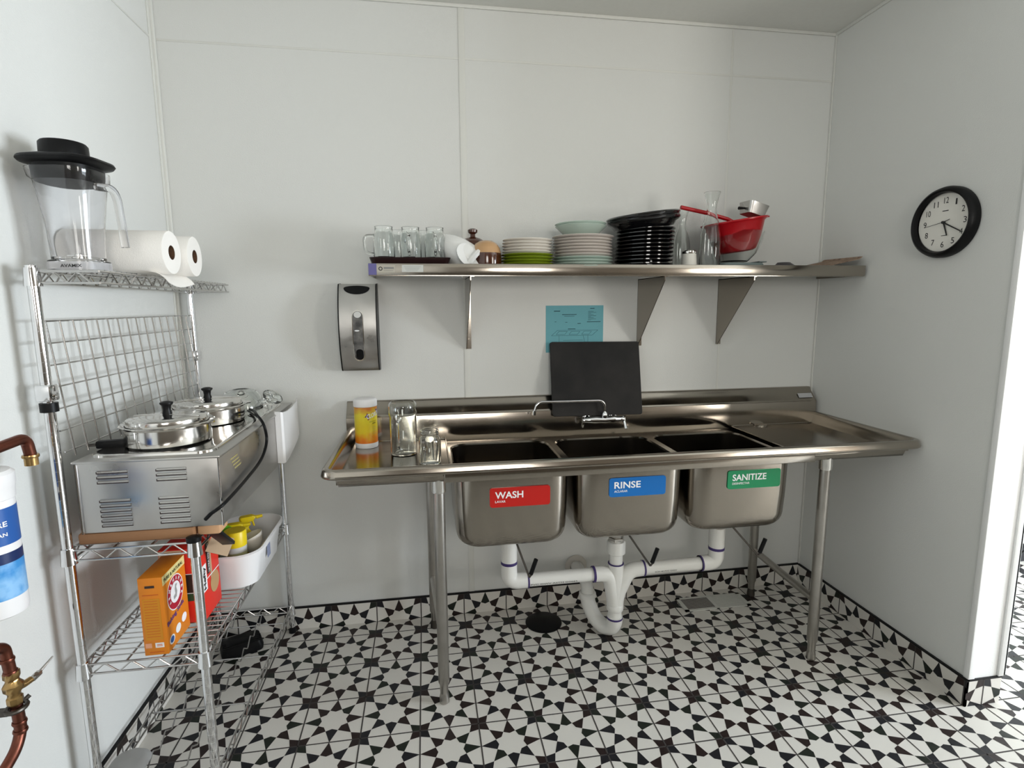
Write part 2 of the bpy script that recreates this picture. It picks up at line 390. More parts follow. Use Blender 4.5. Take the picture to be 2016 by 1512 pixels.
# ================================================================== SINK
SX0, SX1 = -.695, 1.553
sink = thing('three_compartment_sink', 'long stainless steel sink with three basins and two drainboards', 'sink', (.43, -.33, 0))
BW, BD = .426, .446; BC = [-.047, .407, .861]; BY = -.35; ZD = .867
deck = MB()
cells = [(-.274, .18), (.18, .634), (.634, 1.088)]
for (a, b), bx in zip(cells, BC):
    n = 8; cy0, cy1 = -.61, -.07
    outer = rrect((a+b)/2, (cy0+cy1)/2, b-a, cy1-cy0, .0004, n)
    hole = rrect(bx, BY, BW, BD, .075, n); lip = rrect(bx, BY, BW-.012, BD-.012, .07, n)
    deck.loft([[(x, y, ZD) for x, y in outer], [(x, y, ZD) for x, y in hole], [(x, y, ZD-.006) for x, y in lip]])
ap = MB()
for (a, b, z) in ((-.66, -.274, .880), (1.088, 1.52, .880)):
    deck.add([(a, -.61, z), (b, -.61, z-.002), (b, -.07, z-.002), (a, -.07, z)], [(0, 1, 2, 3)])
    deck.box(a, b, -.61, -.07, z-.014, z-.003)
    e = b if a < 0 else a
    deck.add([(e, -.61, z-.002), (e, -.61, ZD), (e, -.07, ZD), (e, -.07, z-.002)], [(0, 1, 2, 3)])
    pth = fillet([(e+(.0 if a < 0 else 0), -.61, z), (e, -.073, z), (a if a < 0 else b, -.073, z)], .02, 5)
    deck.tube(pth, .0028, 6)
deck.build('deck', M_steel, sink)
rimm = MB()
prof = [(0, .860), (.004, .872), (.012, .890), (.018, .908), (.021, .9185)]
prof += [(.024, .926), (.030, .9305), (.038, .9315), (.045, .9300), (.0490, .9265), (.0505, .9225), (.0535, .9115), (.0548, .9065), (.0540, .9025), (.0505, .8995), (.045, .8985), (.036, .8995), (.028, .903)]
rings = []
ix0, ix1, iy0, iy1 = -.652, 1.512, -.612, -.05
for (cx, cy, a0, a1) in ((ix0, iy1, 180, 180), (ix0, iy0, 180, 270), (ix1, iy0, 270, 360), (ix1, iy1, 360, 360)):
    st = 1 if a0 == a1 else 7
    for q in range(st):
        a = math.radians(a0+(a1-a0)*q/max(1, st-1)); rings.append([(cx+u*math.cos(a), cy+u*math.sin(a), z) for u, z in prof])
rimm.loft(rings, close=False)
rimm.build('rolled_rim', M_steel, sink)
ap.box(-.30, 1.105, -.640, -.628, .862, .905, .004); ap.box(-.655, -.30, -.634, -.626, .884, .905, .003); ap.box(1.105, 1.515, -.634, -.626, .884, .905, .003)
ap.build('front_apron', M_steel, sink)
sp = MB()
poly = [(-.001, .84), (-.001, 1.05), (-.018, 1.05), (-.022, 1.047), (-.026, 1.036), (-.062, .998), (-.069, .992), (-.072, .984), (-.072, .875), (-.068, .86), (-.05, .84)]
sp.prism(poly, SX0, SX1-.012, 'x'); sp.tube([(SX0, -.0705, .988), (SX1-.012, -.0705, .988)], .0022, 6)
spo = sp.build('backsplash', M_steel, sink)
st = MB(); st.add([(1.455, -.0455, 1.022), (1.53, -.0455, 1.022), (1.53, -.0615, 1.003), (1.455, -.0615, 1.003)], [(0, 1, 2, 3)])
M_sticker = pmat('silver_sticker', (0.45, 0.45, 0.46), 0.5); o = st.build('maker_sticker', M_sticker, spo); o['label'] = 'pale silver sticker at the right end'
for i, bx in enumerate(BC):
    b = MB(); n = 8; zb = .572
    def ring(w, d, r, z): return [(x, y, z) for x, y in rrect(bx, BY, w, d, r, n)]
    def wall(o):
        R = [ring(BW+o, BD+o, .075+o/2, ZD-.004), ring(BW+o-.004, BD+o-.004, .075+o/2, .72), ring(BW+o-.010, BD+o-.012, .075+o/2, zb+.06)]
        for k in range(1, 7):
            a = math.radians(90*k/6); ins = .055*(1-math.cos(a)); R.append(ring(BW+o-.012-2*ins, BD+o-.012-2*ins, max(.075+o/2-ins*.5, .03), zb+.06-(.06+o/2)*math.sin(a)))
        R.append(ring(.10, .10, .05, zb-.004-o/2)); return R
    b.loft(wall(.004), cap1=True); b.loft(wall(-.010), cap1=True)
    bo = b.build('basin', M_steel, sink, sharp=60)
    dr = MB(); dr.lathe([(.045, zb+.004), (.045, zb+.001), (.03, zb-.002)], (bx, BY, 0)); dr.build('drain_ring', M_polish, bo)
    sg = MB(); zc = [.776, .787, .789][i]; xc = [-.026, .421, .896][i]
    sg.prism(rrect(xc, zc, .222, .073, .010, 5), -.5785, -.5715, 'y')
    # the face stands proud of the basin front wall
    so = sg.build('name_sign', [M_red, M_blue, M_green][i], bo)
    so['label'] = ['red WASH sign', 'blue RINSE sign', 'green SANITIZE sign'][i]
    wd, sub, ww, sw = [('WASH', 'LAVAR', .103, .038), ('RINSE', 'ACLARAR', .103, .052), ('SANITIZE', 'DESINFECTAR', .142, .072)][i]
    y = -.5788; x0 = xc-.092
    tm = []
    text(wd, 'lettering', M_inkw, bo, (x0, y, zc-.004), (1, 0, 0), (0, 0, 1), height=.026, width=ww, bold=.02)
    text(sub, 'lettering', M_inkw, bo, (x0, y, zc-.019), (1, 0, 0), (0, 0, 1), height=.0085, width=sw, bold=.01)
for lx, ly in ((-.318, -.588), (1.192, -.588), (-.345, -.10), (1.238, -.09)):
    l = MB(); l.tube([(lx, ly, .012), (lx, ly, .02), (lx, ly, .075), (lx, ly, .085), (lx, ly, .875)], [.013, .014, .016, .0205, .0205], 20); lo = l.build('leg', M_galv, sink)
    f = MB(); f.lathe([(.015, 0), (.019, .004), (.018, .022), (.014, .045), (.014, .06)], (lx, ly, 0), 18); f.build('foot', M_darkmetal if ly > -.2 else M_galv, lo)
    g = MB(); g.lathe([(.0245, .815), (.0255, .82), (.0255, .872), (.03, .885)], (lx, ly, 0), 20); g.build('gusset', M_polish, lo)
for xa, xb in ((-.318, -.345), (1.192, 1.238)):
    r = MB(); r.tube([(xa, -.585, .262), (xb, -.10, .245)], .0155, 14); r.build('side_rail', M_galv, sink)

# faucet (wall mounted on the splash)
fa = thing('wall_faucet', 'chrome swing spout faucet on the splash behind the middle basin', 'faucet', (.44, -.11, .945))
m = MB(); z = .948; y = -.128
m.tube([(.350, y, z), (.368, y, z), (.395, y, z), (.42, y, z-.001), (.44, y, z-.002), (.46, y, z-.001), (.48, y, z), (.495, y, z), (.512, y, z)], [.013, .015, .019, .0155, .017, .0155, .019, .015, .013], 16)
m.tube([(.372, -.073, z), (.372, y, z)], .012, 14); m.tube([(.497, -.073, z), (.497, y, z)], .012, 14)
m.lathe([(.022, 0), (.020, .006), (.012, .010)], (.372, -.0725, z), 18, axis=(0, -1, 0)); m.lathe([(.022, 0), (.020, .006), (.012, .010)], (.497, -.0725, z), 18, axis=(0, -1, 0))
m.build('valve_body', M_chrome, fa)
m = MB(); m.lathe([(.010, z), (.0145, z+.012), (.0145, z+.026), (.011, z+.034), (.008, z+.038)], (.44, y, 0), 18)
m.tube(fillet([(.44, y, z+.02), (.44, y, 1.036), (.128, y-.01, 1.040), (.112, y-.012, .990)], .035, 8), .0062, 12)
m.cyl((.1135, y-.012, 1.004), (.1115, y-.012, .984), .0085, n=14)
m.build('spout', M_chrome, fa)
for hx, dx in ((.345, -.006), (.522, .010)):
    m = MB(); m.lathe([(.012, -.012), (.013, 0), (.010, .010)], (hx, y, z), 14, axis=(1 if dx > 0 else -1, 0, 0)); m.tube([(hx+dx, y, z+.015), (hx+dx, y-.002, z-.01), (hx+dx+.002, y-.022 if dx > 0 else y+.012, z-.042 if dx > 0 else z-.030)], [.008, .006, .008], 10)
    m.build('lever_handle', M_chrome, fa)

# drains, levers and the white waste piping below
PY = -.33
pl = thing('waste_pipe', 'white plastic drain pipes joining under the three basins', 'pipe', (.433, PY, 0))
R_, RC = .0285, .0335
def part_pipe(name, pts, r, rad=.05, m_=M_pvc):
    q = MB(); q.tube(fillet(pts, rad, 8), r, 20); return q.build(name, m_, pl)
hz = .318
part_pipe('left_elbow', [(-.032, PY, .498), (-.032, PY, hz), (.045, PY, hz)], RC, .06)
part_pipe('horizontal_pipe', [(.03, PY, hz), (.35, PY, hz)], R_)
part_pipe('right_elbow', [(.897, PY, .490), (.897, PY, hz+.008), (.82, PY, hz+.008)], RC, .06)
part_pipe('horizontal_pipe', [(.54, PY, hz+.008), (.84, PY, hz+.008)], R_)
q = MB(); q.tube(fillet([(.33, PY, hz), (.405, PY, hz-.002), (.428, PY, .20), (.432, PY, .15)], .07, 8), RC, 20)
q.tube(fillet([(.56, PY, hz+.008), (.49, PY, hz+.004), (.442, PY, .22), (.434, PY, .15)], .07, 8), RC-.001, 20)
q.tube([(.433, PY, .36), (.433, PY, .17)], RC-.0005, 20); q.lathe([(RC, .145), (RC+.003, .15), (RC+.003, .17), (RC, .175)], (.433, PY, 0), 20)
q.build('double_wye', M_pvc, pl)
part_pipe('center_pipe', [(.433, PY, .47), (.433, PY, .34)], R_)
part_pipe('tail_pipe', [(.433, PY, .16), (.433, PY, .09)], R_)
q = MB(); q.tube(catmull([(.433, PY, .118), (.433, PY+.003, .085), (.423, PY+.02, .052), (.398, PY+.055, .040), (.372, PY+.095, .062), (.352, PY+.125, .115), (.350, PY+.135, .150)], 6), [RC]*37, 20)
q.lathe([(RC, .140), (RC+.005, .142), (RC+.005, .158), (RC, .162)], (.350, PY+.135, 0), 20)
q.build('trap_bend', M_pvc, pl)
q = MB(); q.tube(fillet([(.350, PY+.135, .155), (.347, PY+.14, .205), (.347, -.06, .205), (.347, -.009, .196)], .05, 8), R_, 20); q.build('wall_arm', M_pvc, pl)
for zz, cx in ((.398, -.032), (.388, .897)): q = MB(); q.lathe([(RC+.001, zz), (RC+.0012, zz+.002), (RC+.0012, zz+.010), (RC+.001, zz+.012)], (cx, PY, 0), 20); q.build('primer_band', M_purple, pl)
for xx, zz in ((.046, hz), (.332, hz), (.556, hz+.008), (.823, hz+.008)):
    q = MB(); q.lathe([(RC+.001, -.003), (RC+.0012, 0), (RC+.001, .004 if xx != .332 else .006)], (xx, PY, zz), 20, axis=(1, 0, 0)); q.build('primer_band', M_purple, pl)
for pr_ in ([(RC+.001, .105), (RC+.0015, .108), (RC+.001, .113)], [(RC, .358), (RC+.001, .360), (RC, .363)]): q = MB(); q.lathe(pr_, (.433, PY, 0), 20); q.build('primer_band', M_purple, pl)
q = MB(); q.lathe([(RC, .405), (RC+.006, .41), (RC+.006, .455), (RC+.002, .462), (.022, .463)], (.433, PY, 0), 20); q.build('slip_nut', M_pvc, pl)
o = text('PVC DWV ASTM D2665', 'printing', M_ink, pl, (.055, PY-R_-.0002, hz-.012), (1, 0, 0), (0, 0, 1), height=.006, width=.20); o.location.y -= .0
text('SCH 40 PVC DWV', 'printing', M_ink, pl, (.60, PY-R_-.0002, hz-.002), (1, 0, 0), (0, 0, 1), height=.006, width=.10)
DR = [(-.032, .498), (.433, .463), (.897, .490)]
for i, (dx, zt) in enumerate(DR):
    nm = ['under the left basin', 'under the middle basin', 'under the right basin'][i]
    t = thing('lever_drain', 'metal twist drain valve with black lever '+nm, 'drain', (dx, PY, .55), group='lever drains below the basins')
    q = MB(); q.lathe([(.052, .5645), (.052, .561), (.040, .556), (.036, .545), (.040, .54), (.040, .528), (.028, .52), (.026, zt-.001)], (dx, PY, 0), 22); q.cyl((dx-.05, PY, .545), (dx, PY, .545), .012); q.build('valve_body', M_galv, t)
    q = MB(); q.lathe([(.030, .0), (.034, .004), (.034, .016), (.030, .02)], (dx, PY, zt), 6); q.build('lock_nut', M_polish, t)
    q = MB(); ex, ez = [(.03, .395), (.535, .40), (1.015, .405)][i]; ey = -.455
    q.tube([(dx+.01, PY-.03, .548), (ex, ey, ez)], .0042, 8); q.tube([(ex, ey, ez), (ex+.012, ey-.004, ez+.018)], .004, 8); q.build('lever_rod', M_darkmetal, t)
    q = MB(); q.tube([(ex+.006, ey-.002, ez+.014), (ex+.026, ey-.006, ez+.076)], [.0085, .0085], 12); q.build('grip', M_black, t)
es = MB(); es.lathe([(.031, .0), (.052, .002), (.055, .008), (.050, .014), (.034, .018), (.0305, .018)], (.347, -.0005, .196), 28, axis=(0, -1, 0), cap=False)
tag(es.build('escutcheon', pmat('stained_white', (.55, .52, .47), .4)), 'round wall flange where the drain pipe enters the wall', 'pipe cover')
dc = MB(); dc.lathe([(.084, 0), (.084, .004), (.078, .008), (.0, .008)], (.155, -.148, .0008), 40); tag(dc.build('floor_drain_cover', M_black), 'round black cover on the tiled floor under the sink', 'drain cover')
vt = thing('floor_vent', 'white rectangular floor register beside the back wall', 'vent', (1.01, -.118, 0))
v = MB(); x0, x1, y0, y1 = .845, 1.185, -.178, -.062
v.prism([(x0, y0), (x1, y0), (x1, y0+.012), (x0, y0+.012)], .0008, .006); v.prism([(x0, y1-.012), (x1, y1-.012), (x1, y1), (x0, y1)], .0008, .006)
v.box(x0, x0+.02, y0, y1, .0008, .006); v.box(x1-.02, x1, y0, y1, .0008, .006); v.box(1.005, 1.02, y0, y1, .0008, .0065); v.build('frame', M_vent, vt)
v = MB()
for k in range(14): yy = y0+.014+k*.0066; v.box(x0+.02, 1.005, yy, yy+.0008, .0048, .0054); v.box(1.02, x1-.02, yy, yy+.0040, .0008, .0055)
v.build('louvre_panel', M_vent, vt); v = MB(); v.box(x0+.02, 1.005, y0+.012, y1-.012, .0008, .0048); v.build('dark_slot', M_darkbox, vt)

# ================================================================== WALL SHELF
sh = thing('wall_shelf', 'long stainless steel wall shelf on three brackets', 'shelf', (.5, 0, 1.6))
q = MB(); SH0, SH1, ZS = -.553, 1.55, 1.600
q.box(SH0, SH1, -.300, -.002, ZS-.004, ZS); q.box(SH0, SH1, -.303, -.2975, 1.578, 1.622, .002); q.box(SH0, SH1, -.300, -.270, 1.576, 1.580); q.box(SH0, SH1, -.008, -.001, ZS, 1.64, .001)
q.box(SH0, SH0+.003, -.30, -.002, 1.578, ZS); q.box(SH1-.003, SH1, -.30, -.002, 1.578, ZS); so = q.build('shelf_board', M_steel, sh)
q = MB(); yy = -.3034
q.mi = 0; q.box(-.5525, -.523, yy, -.3029, 1.579, 1.621); q.mi = 1; q.box(-.520, -.454, yy, -.3029, 1.588, 1.615)
q.mi = 2; q.box(-.429, -.349, yy, -.3029, 1.590, 1.616)
q.mi = 3; q.lathe([(.0045, 0), (.0045, .0005), (.0075, .0005), (.0075, 0)], (-.508, yy-.0001, 1.602), 18, axis=(0, -1, 0), cap=False)
q.mi = 4
for k in range(4): q.box(-.422+.003*k, -.358-.004*k, yy-.0002, yy, 1.6095-k*.005, 1.6105-k*.005)
q.box(-.496, -.459, yy-.0002, yy, 1.601, 1.608); q.box(-.496, -.462, yy-.0002, yy, 1.594, 1.5955)
M_vio = pmat('violet_sticker', (.10, .09, .26), .4)
q.build('stickers', [M_vio, pmat('beige_sticker', (.42, .39, .33), .6), pmat('pale_sticker', (.52, .53, .50), .6), M_ink, pmat('grey_print', (.22, .22, .21), .7)], so)
for bx in (-.168, .634, 1.035):
    q = MB(); q.prism([(-.002, 1.270), (-.014, 1.270), (-.29, 1.560), (-.29, 1.577), (-.002, 1.577)], bx-.0015, bx+.0015, 'x')
    q.box(bx-.0015, bx+.022, -.004, -.001, 1.27, 1.577); q.box(bx-.0015, bx+.016, -.28, -.002, 1.574, 1.577)
    for zz in (1.31, 1.53): q.cyl((bx+.012, -.004, zz), (bx+.012, -.008, zz), .005, n=10)
    q.build('bracket', M_steel, sh)

ZP = ZS
# tray under the mugs
q = MB(); q.loft([[(x, y, z) for x, y in rrect(-.397, -.160, w, d, .02, 5)] for w, d, z in ((.28, .20, ZP+.001), (.310, .238, ZP+.047), (.304, .232, ZP+.047), (.286, .20, ZP+.036))], cap0=True, cap1=True)
tag(q.build('serving_tray', M_maroon), 'dark maroon tray under the glass mugs on the shelf end', 'tray')
# glass mugs
def mug():
    t = thing('glass_mug', '', 'mug')
    q = MB(); q.lathe([(.0, .0), (.038, 0), (.041, .006), (.041, .090), (.039, .100), (.034, .108), (.034, .128), (.0355, .130), (.032, .130), (.031, .108), (.036, .098), (.0375, .088), (.0375, .016), (.0, .016)], n=32, cap=False); q.build('jar_body', M_glass, t, world=False)
    q = MB(); q.tube(fillet([(.039, 0, .095), (.078, 0, .092), (.074, 0, .030), (.039, 0, .024)], .02, 6), .0055, 10); q.build('handle', M_glass, t, world=False)
    return t
mg = mug()
spots = [(-.497, -.215, 200, 'clear glass jar mug at the left end of the shelf'), (-.395, -.205, -95, 'clear glass jar mug in the middle of the front row'), (-.300, -.200, -90, 'clear glass jar mug beside the white cup'),
         (-.445, -.105, 60, 'clear glass jar mug behind the front row, left'), (-.335, -.100, 20, 'clear glass jar mug behind the front row, right')]
for i, (x, y, a, lb) in enumerate(spots):
    if i == 0: mg.location = (x, y, ZP+.037); mg.rotation_euler = (0, 0, math.radians(a)); mg['label'] = lb; mg['group'] = 'glass mugs on the tray'
    else: dup(mg, (x, y, ZP+.037), lb, (0, 0, math.radians(a)))
# white tilted cup with saucer-like lid
def bowlprof(r, h, t=.004, foot=.45): return [(0, 0), (r*foot, 0), (r*foot, .006), (r*.72, h*.28), (r*.93, h*.72), (r, h), (r-t, h), (r*.93-t, h*.72), (r*.70-t, h*.32), (0, .012)]
t = thing('white_cup', 'white ceramic cup lying tilted on the shelf beside the mugs', 'cup', (-.214, -.182, ZP+.078), rot=(math.radians(4), math.radians(126), math.radians(-10)))
t.scale = (1.28,)*3
q = MB(); q.lathe([(0, -.060), (.026, -.060), (.030, -.052), (.040, -.030), (.048, 0), (.050, .040), (.0475, .052), (.056, .058), (.058, .066), (.050, .072), (.046, .064), (.044, .02), (.036, -.028), (0, -.05)], n=36); q.build('cup_body', M_whitec, t, world=False)
t = thing('white_saucer', 'small white saucer leaning against the tilted white cup', 'saucer', (-.178, -.245, ZP+.052), rot=(math.radians(60), math.radians(24), math.radians(18)))
t.scale = (1.2,)*3
q = MB(); q.lathe([(0, 0), (.022, 0), (.024, .003), (.043, .009), (.0445, .012), (.024, .007), (0, .005)], n=32); q.build('saucer_body', M_whitec, t, world=False)
# brown crock with knob lid, tan bowls
t = thing('brown_crock', 'brown glazed crock with knobbed lid behind the white cup', 'crock', (-.138, -.074, ZP))
q = MB(); q.lathe([(0, 0), (.05, 0), (.062, .03), (.066, .07), (.060, .10), (.058, .10), (.06, .07), (0, .01)], n=30); q.build('pot_body', M_brownrim, t, world=False)
q = MB(); q.lathe([(.063, .100), (.066, .108), (.060, .124), (.035, .142), (.012, .150), (.010, .160), (.020, .168), (.021, .178), (.012, .184), (0, .185)], n=30); q.build('lid', M_brownrim, t, world=False)
t = thing('soup_bowl', 'tan and brown glazed bowl upside down left of the plate stacks', 'bowl', (-.096, -.20, ZP+.018))
q = MB(); q.lathe([(.062, .0), (.063, .004), (.061, .045), (.0605, .052)], n=32, cap=False); q.build('brown_lower_band', M_brownrim, t, world=False)
q = MB(); q.lathe([(.0605, .052), (.056, .072), (.044, .090), (.026, .101), (.0, .103)], n=32, cap=False); q.build('tan_dome', M_tan, t, world=False)
t2 = thing('brown_saucer', 'brown glazed saucer under the upturned tan bowl', 'saucer', (-.096, -.20, ZP))
q = MB(); q.lathe([(0, 0), (.035, 0), (.062, .010), (.066, .017), (.05, .015), (0, .012)], n=32); q.build('saucer_body', M_brownrim, t2, world=False)
t = thing('soup_crock', 'small brown topped crock behind the upturned tan bowl', 'crock', (-.075, -.085, ZP))
q = MB(); q.lathe([(0, 0), (.045, 0), (.05, .05), (.045, .10), (.03, .125), (.0, .130)], n=28); q.build('crock_body', M_brownrim, t, world=False)

# plate stacks
def plateprof(r, h=.016): return [(0, 0), (r*.58, 0), (r*.60, .003), (r*.66, .005), (r*.99, h), (r, h+.0015), (r*.985, h+.003), (r*.66, .0085), (r*.58, .006), (0, .006)]
def plate(name, r, m, cat='plate', prof=None, part=None, n=44):
    q = MB(); q.lathe(prof or plateprof(r), n=n, cap=False); o = q.build(name, m, world=False, sharp=50); return tag(o, '', cat)
def stack(x, y, z, spec, pitch, grp, where, jit=.0015):
    protos = {}; N = len(spec)
    for i, (mk, r, m, w) in enumerate(spec):
        key = (mk, r, m.name)
        if key not in protos:
            o = plate(mk, r, m); protos[key] = o
        else:
            o = protos[key].copy(); COL.objects.link(o)
        o.location = (x+random.uniform(-jit, jit), y+random.uniform(-jit, jit), z+i*pitch+.0006); o.rotation_euler = (0, 0, random.uniform(0, 6))
        k = N-i; o['label'] = ('%s, %s from the top of %s' % (w, ORD[k-1], where)) if k > 1 else '%s on top of %s' % (w, where); o['group'] = grp
    return z+N*pitch
stack(.077, -.185, ZP, [('dinner_plate', .109, M_lime, 'lime green plate')]*5+[('cream_plate', .1035, M_cream, 'cream plate')]*5, .0118, 'plates in the left stack', 'the shorter left plate stack')
zt = stack(.312, -.180, ZP, [('dinner_plate', .127, M_mint, 'pale green plate')]*4+[('dinner_plate', .124, M_pink, 'off-white plate')]*6+[('dinner_plate', .130, M_pink, 'wide off-white plate')], .0122, 'plates in the right stack', 'the taller right plate stack')
bp_ = [(0, 0), (.05, 0), (.052, .004), (.070, .012), (.100, .040), (.107, .0455), (.105, .0475), (.098, .044), (.068, .017), (.05, .008), (0, .008)]
b1 = plate('mint_bowl', .1, M_mint, 'bowl', bp_); b1.location = (.304, -.180, zt+.003); b1['label'] = 'pale green bowl, the lower of two on the right plate stack'; b1['group'] = 'pale green bowls'
b2 = b1.copy(); COL.objects.link(b2); b2.location = (.303, -.180, zt+.013); b2['label'] = 'pale green bowl, the upper of two on the right plate stack'; b2.rotation_euler = (0, math.radians(-.8), 0)
# black bowls and plates
NB = 11; bprof = [(0, 0), (.085, 0), (.10, .004), (.116, .009), (.1235, .0125), (.1235, .0165), (.118, .0175), (.10, .010), (0, .008)]
pb = None
for i in range(NB):
    o = plate('black_plate', .12, M_blackgl, 'plate', bprof, n=48) if pb is None else pb.copy()
    if pb is not None: COL.objects.link(o)
    else: pb = o
    o.location = (.583+.0007*i+random.uniform(-.001, .001), -.175, ZP+.0006+.0158*i); o.rotation_euler = (0, math.radians(-.25*i), 0)
    k = NB-i; o['label'] = 'glossy black plate, %s below the big black bowls' % ORD[k-1]; o['group'] = 'black plates in the pile'
zb = ZP+.0158*NB
bigp = [(0, 0), (.10, 0), (.124, .006), (.134, .022), (.145, .028), (.153, .036), (.154, .043), (.148, .048), (.128, .034), (.11, .012), (0, .008)]
g1 = plate('black_bowl', .15, M_blackgl, 'bowl', bigp, n=56); g1.location = (.582, -.175, zb+.003); g1.rotation_euler = (math.radians(3), math.radians(-6), 0); g1['label'] = 'wide black bowl, the lower of two topping the black pile'; g1['group'] = 'wide black bowls'
g2 = g1.copy(); COL.objects.link(g2); g2.location = (.581, -.175, zb+.017); g2['label'] = 'wide black bowl, the upper of two topping the black pile'; g2.rotation_euler = (math.radians(3), math.radians(-7.5), 0)
# shakers, carafes
t = thing('salt_shaker', 'short glass shaker with metal cap between black pile and carafe', 'shaker', (.768, -.225, ZP))
q = MB(); q.lathe([(0, 0), (.034, 0), (.034, .004), (.029, .072), (.0, .074)], n=28); q.build('shaker_body', pmat('frosted_white', (.72, .70, .64), .3), t, world=False)
q = MB(); q.lathe([(.0295, .072), (.0305, .075), (.0305, .082), (.027, .086), (0, .088)], n=28); q.build('cap', M_polish, t, world=False)
def carafe(lb, loc, s=1.0):
    t = thing('glass_carafe', lb, 'carafe', loc, group='glass carafes')
    pr = [(0, 0), (.040, 0), (.0435, .006), (.0435, .10), (.042, .150), (.033, .195), (.022, .235), (.0195, .255), (.021, .28), (.030, .312), (.034, .324)]
    inner = [(r-.003, z_) for r, z_ in reversed(pr[2:])]
    q = MB(); q.lathe([(a*s, b*s) for a, b in pr+inner+[(.0, .010)]], n=36, cap=False); q.build('carafe_body', M_glass, t, world=False)
carafe('tall clear glass carafe in front of the red colander', (.858, -.232, ZP)); carafe('smaller clear glass carafe behind the salt shaker', (.800, -.085, ZP), .86)
# red colander in glass bowl on dark dish
t = thing('storage_lid', 'flat grey-teal lid under the clear glass bowl', 'lid', (1.005, -.165, ZP))
q = MB(); q.loft([[(x, y, z_) for x, y in rrect(0, 0, w, w*.9, .03, 6)] for w, z_ in ((.20, .001), (.205, .030), (.198, .036))], cap0=True, cap1=True); q.box(.09, .125, -.06, .06, .040, .044); q.build('lid_body', M_teal, t, world=False)
t = thing('glass_bowl', 'clear glass mixing bowl holding the red colander', 'bowl', (1.01, -.165, ZP+.044))
pr = [(0, 0), (.055, 0), (.06, .004), (.09, .035), (.110, .080), (.120, .125)]
q = MB(); q.lathe(pr+[(r-.004, z_+.001) for r, z_ in reversed(pr[2:])]+[(0, .006)], n=44, cap=False); q.build('bowl_body', M_glass, t, world=False)
t = thing('red_colander', 'red plastic colander bowl nested in the clear glass bowl', 'colander', (1.018, -.165, ZP+.088), rot=(math.radians(2), math.radians(-9), 0))
pr = [(0, 0), (.070, 0), (.082, .006), (.105, .055), (.124, .118), (.138, .128), (.1385, .133)]
q = MB(); q.lathe(pr+[(.136, .134)]+[(.120, .122), (.101, .055), (.078, .010), (0, .004)], n=48, cap=False); q.build('colander_body', M_redp, t, world=False)
q = MB(); q.prism(rrect(.145, 0, .03, .05, .01, 4), .126, .132); q.build('rim_tab', M_redp, t, world=False)
t = thing('red_ladle', 'long red plastic ladle handle resting across the colander', 'ladle', (1.0, -.17, ZP+.19))
q = MB(); q.tube([(.742, -.185, 1.870), (.86, -.180, 1.850), (.965, -.175, 1.826), (1.03, -.17, 1.800)], [.0085, .0085, .0085, .007], 10); q.ball((1.045, -.168, 1.782), .03, 14, (1, 1, .55)); q.build('handle', M_redp, t)
t = thing('metal_scoop', 'grey metal scoop lying on top of the red colander', 'scoop', (1.085, -.165, 1.845), rot=(0, math.radians(13), math.radians(8)))
q = MB()
q.loft([[(x, y, z_) for x, y in pts] for pts, z_ in ((rrect(0, 0, .085, .07, .012, 4), .0), (rrect(0, 0, .105, .085, .015, 4), .048))], cap0=True)
q.loft([[(x, y, z_) for x, y in pts] for pts, z_ in ((rrect(0, 0, .100, .080, .015, 4), .048), (rrect(0, 0, .080, .066, .012, 4), .003))], cap1=True)
q.build('scoop_body', M_steelv, t, world=False)
q = MB(); q.tube([(-.045, 0, .02), (-.075, 0, .012)], [.004, .007], 10); q.build('knob', M_black, t, world=False)
t = thing('wire_whisk', 'thin wire loop whisk lying in front of the plate stack', 'whisk', (.27, -.26, ZP))
q = MB()
for hgt in (.040, .030): q.tube(catmull([(.22, -.275, ZP+.004), (.25, -.278, ZP+hgt*.8), (.275, -.28, ZP+hgt), (.31, -.278, ZP+hgt*.75), (.345, -.275, ZP+.004)], 5), .0012, 6)
q.build('wire_loops', M_wire, t)
q = MB(); q.add([(.555, -.286, ZP+.022), (.580, -.284, ZP+.022), (.577, -.282, ZP+.042)], [(0, 1, 2)]); q.add([(.555, -.285, ZP), (.582, -.283, ZP), (.577, -.281, ZP+.042), (.553, -.285, ZP+.02)], [(0, 1, 2, 3)])
tag(q.build('paper_scrap', M_inkw), 'small white paper scrap at the foot of the black pile', 'paper')
q = MB(); q.loft([[(x, y+(.16 if 0 else 0), z_) for x, y in rrect(1.255+dx, -.17, w, w*.9, .04, 6)] for w, z_, dx in ((.07, ZP+.002, 0), (.085, ZP+.030, 0), (.055, ZP+.043, -.005))], cap0=True, cap1=True)
tag(q.build('pot_lid', pmat('dark_slate', (.06, .055, .06), .35)), 'low dark lid lying on the shelf right of the glass bowl', 'lid')
q = MB(); pts = [(1.30, .003), (1.36, .012), (1.42, .028), (1.48, .040), (1.53, .050), (1.545, .060)]
q.loft([[(x, -.285, ZP+z_), (x, -.05, ZP+z_+.004), (x, -.05, ZP+z_+.006), (x, -.285, ZP+z_+.003)] for x, z_ in pts], cap0=True, cap1=True)
tag(q.build('cork_sheet', M_speck), 'speckled brown card curling up at the right end of the shelf', 'card')

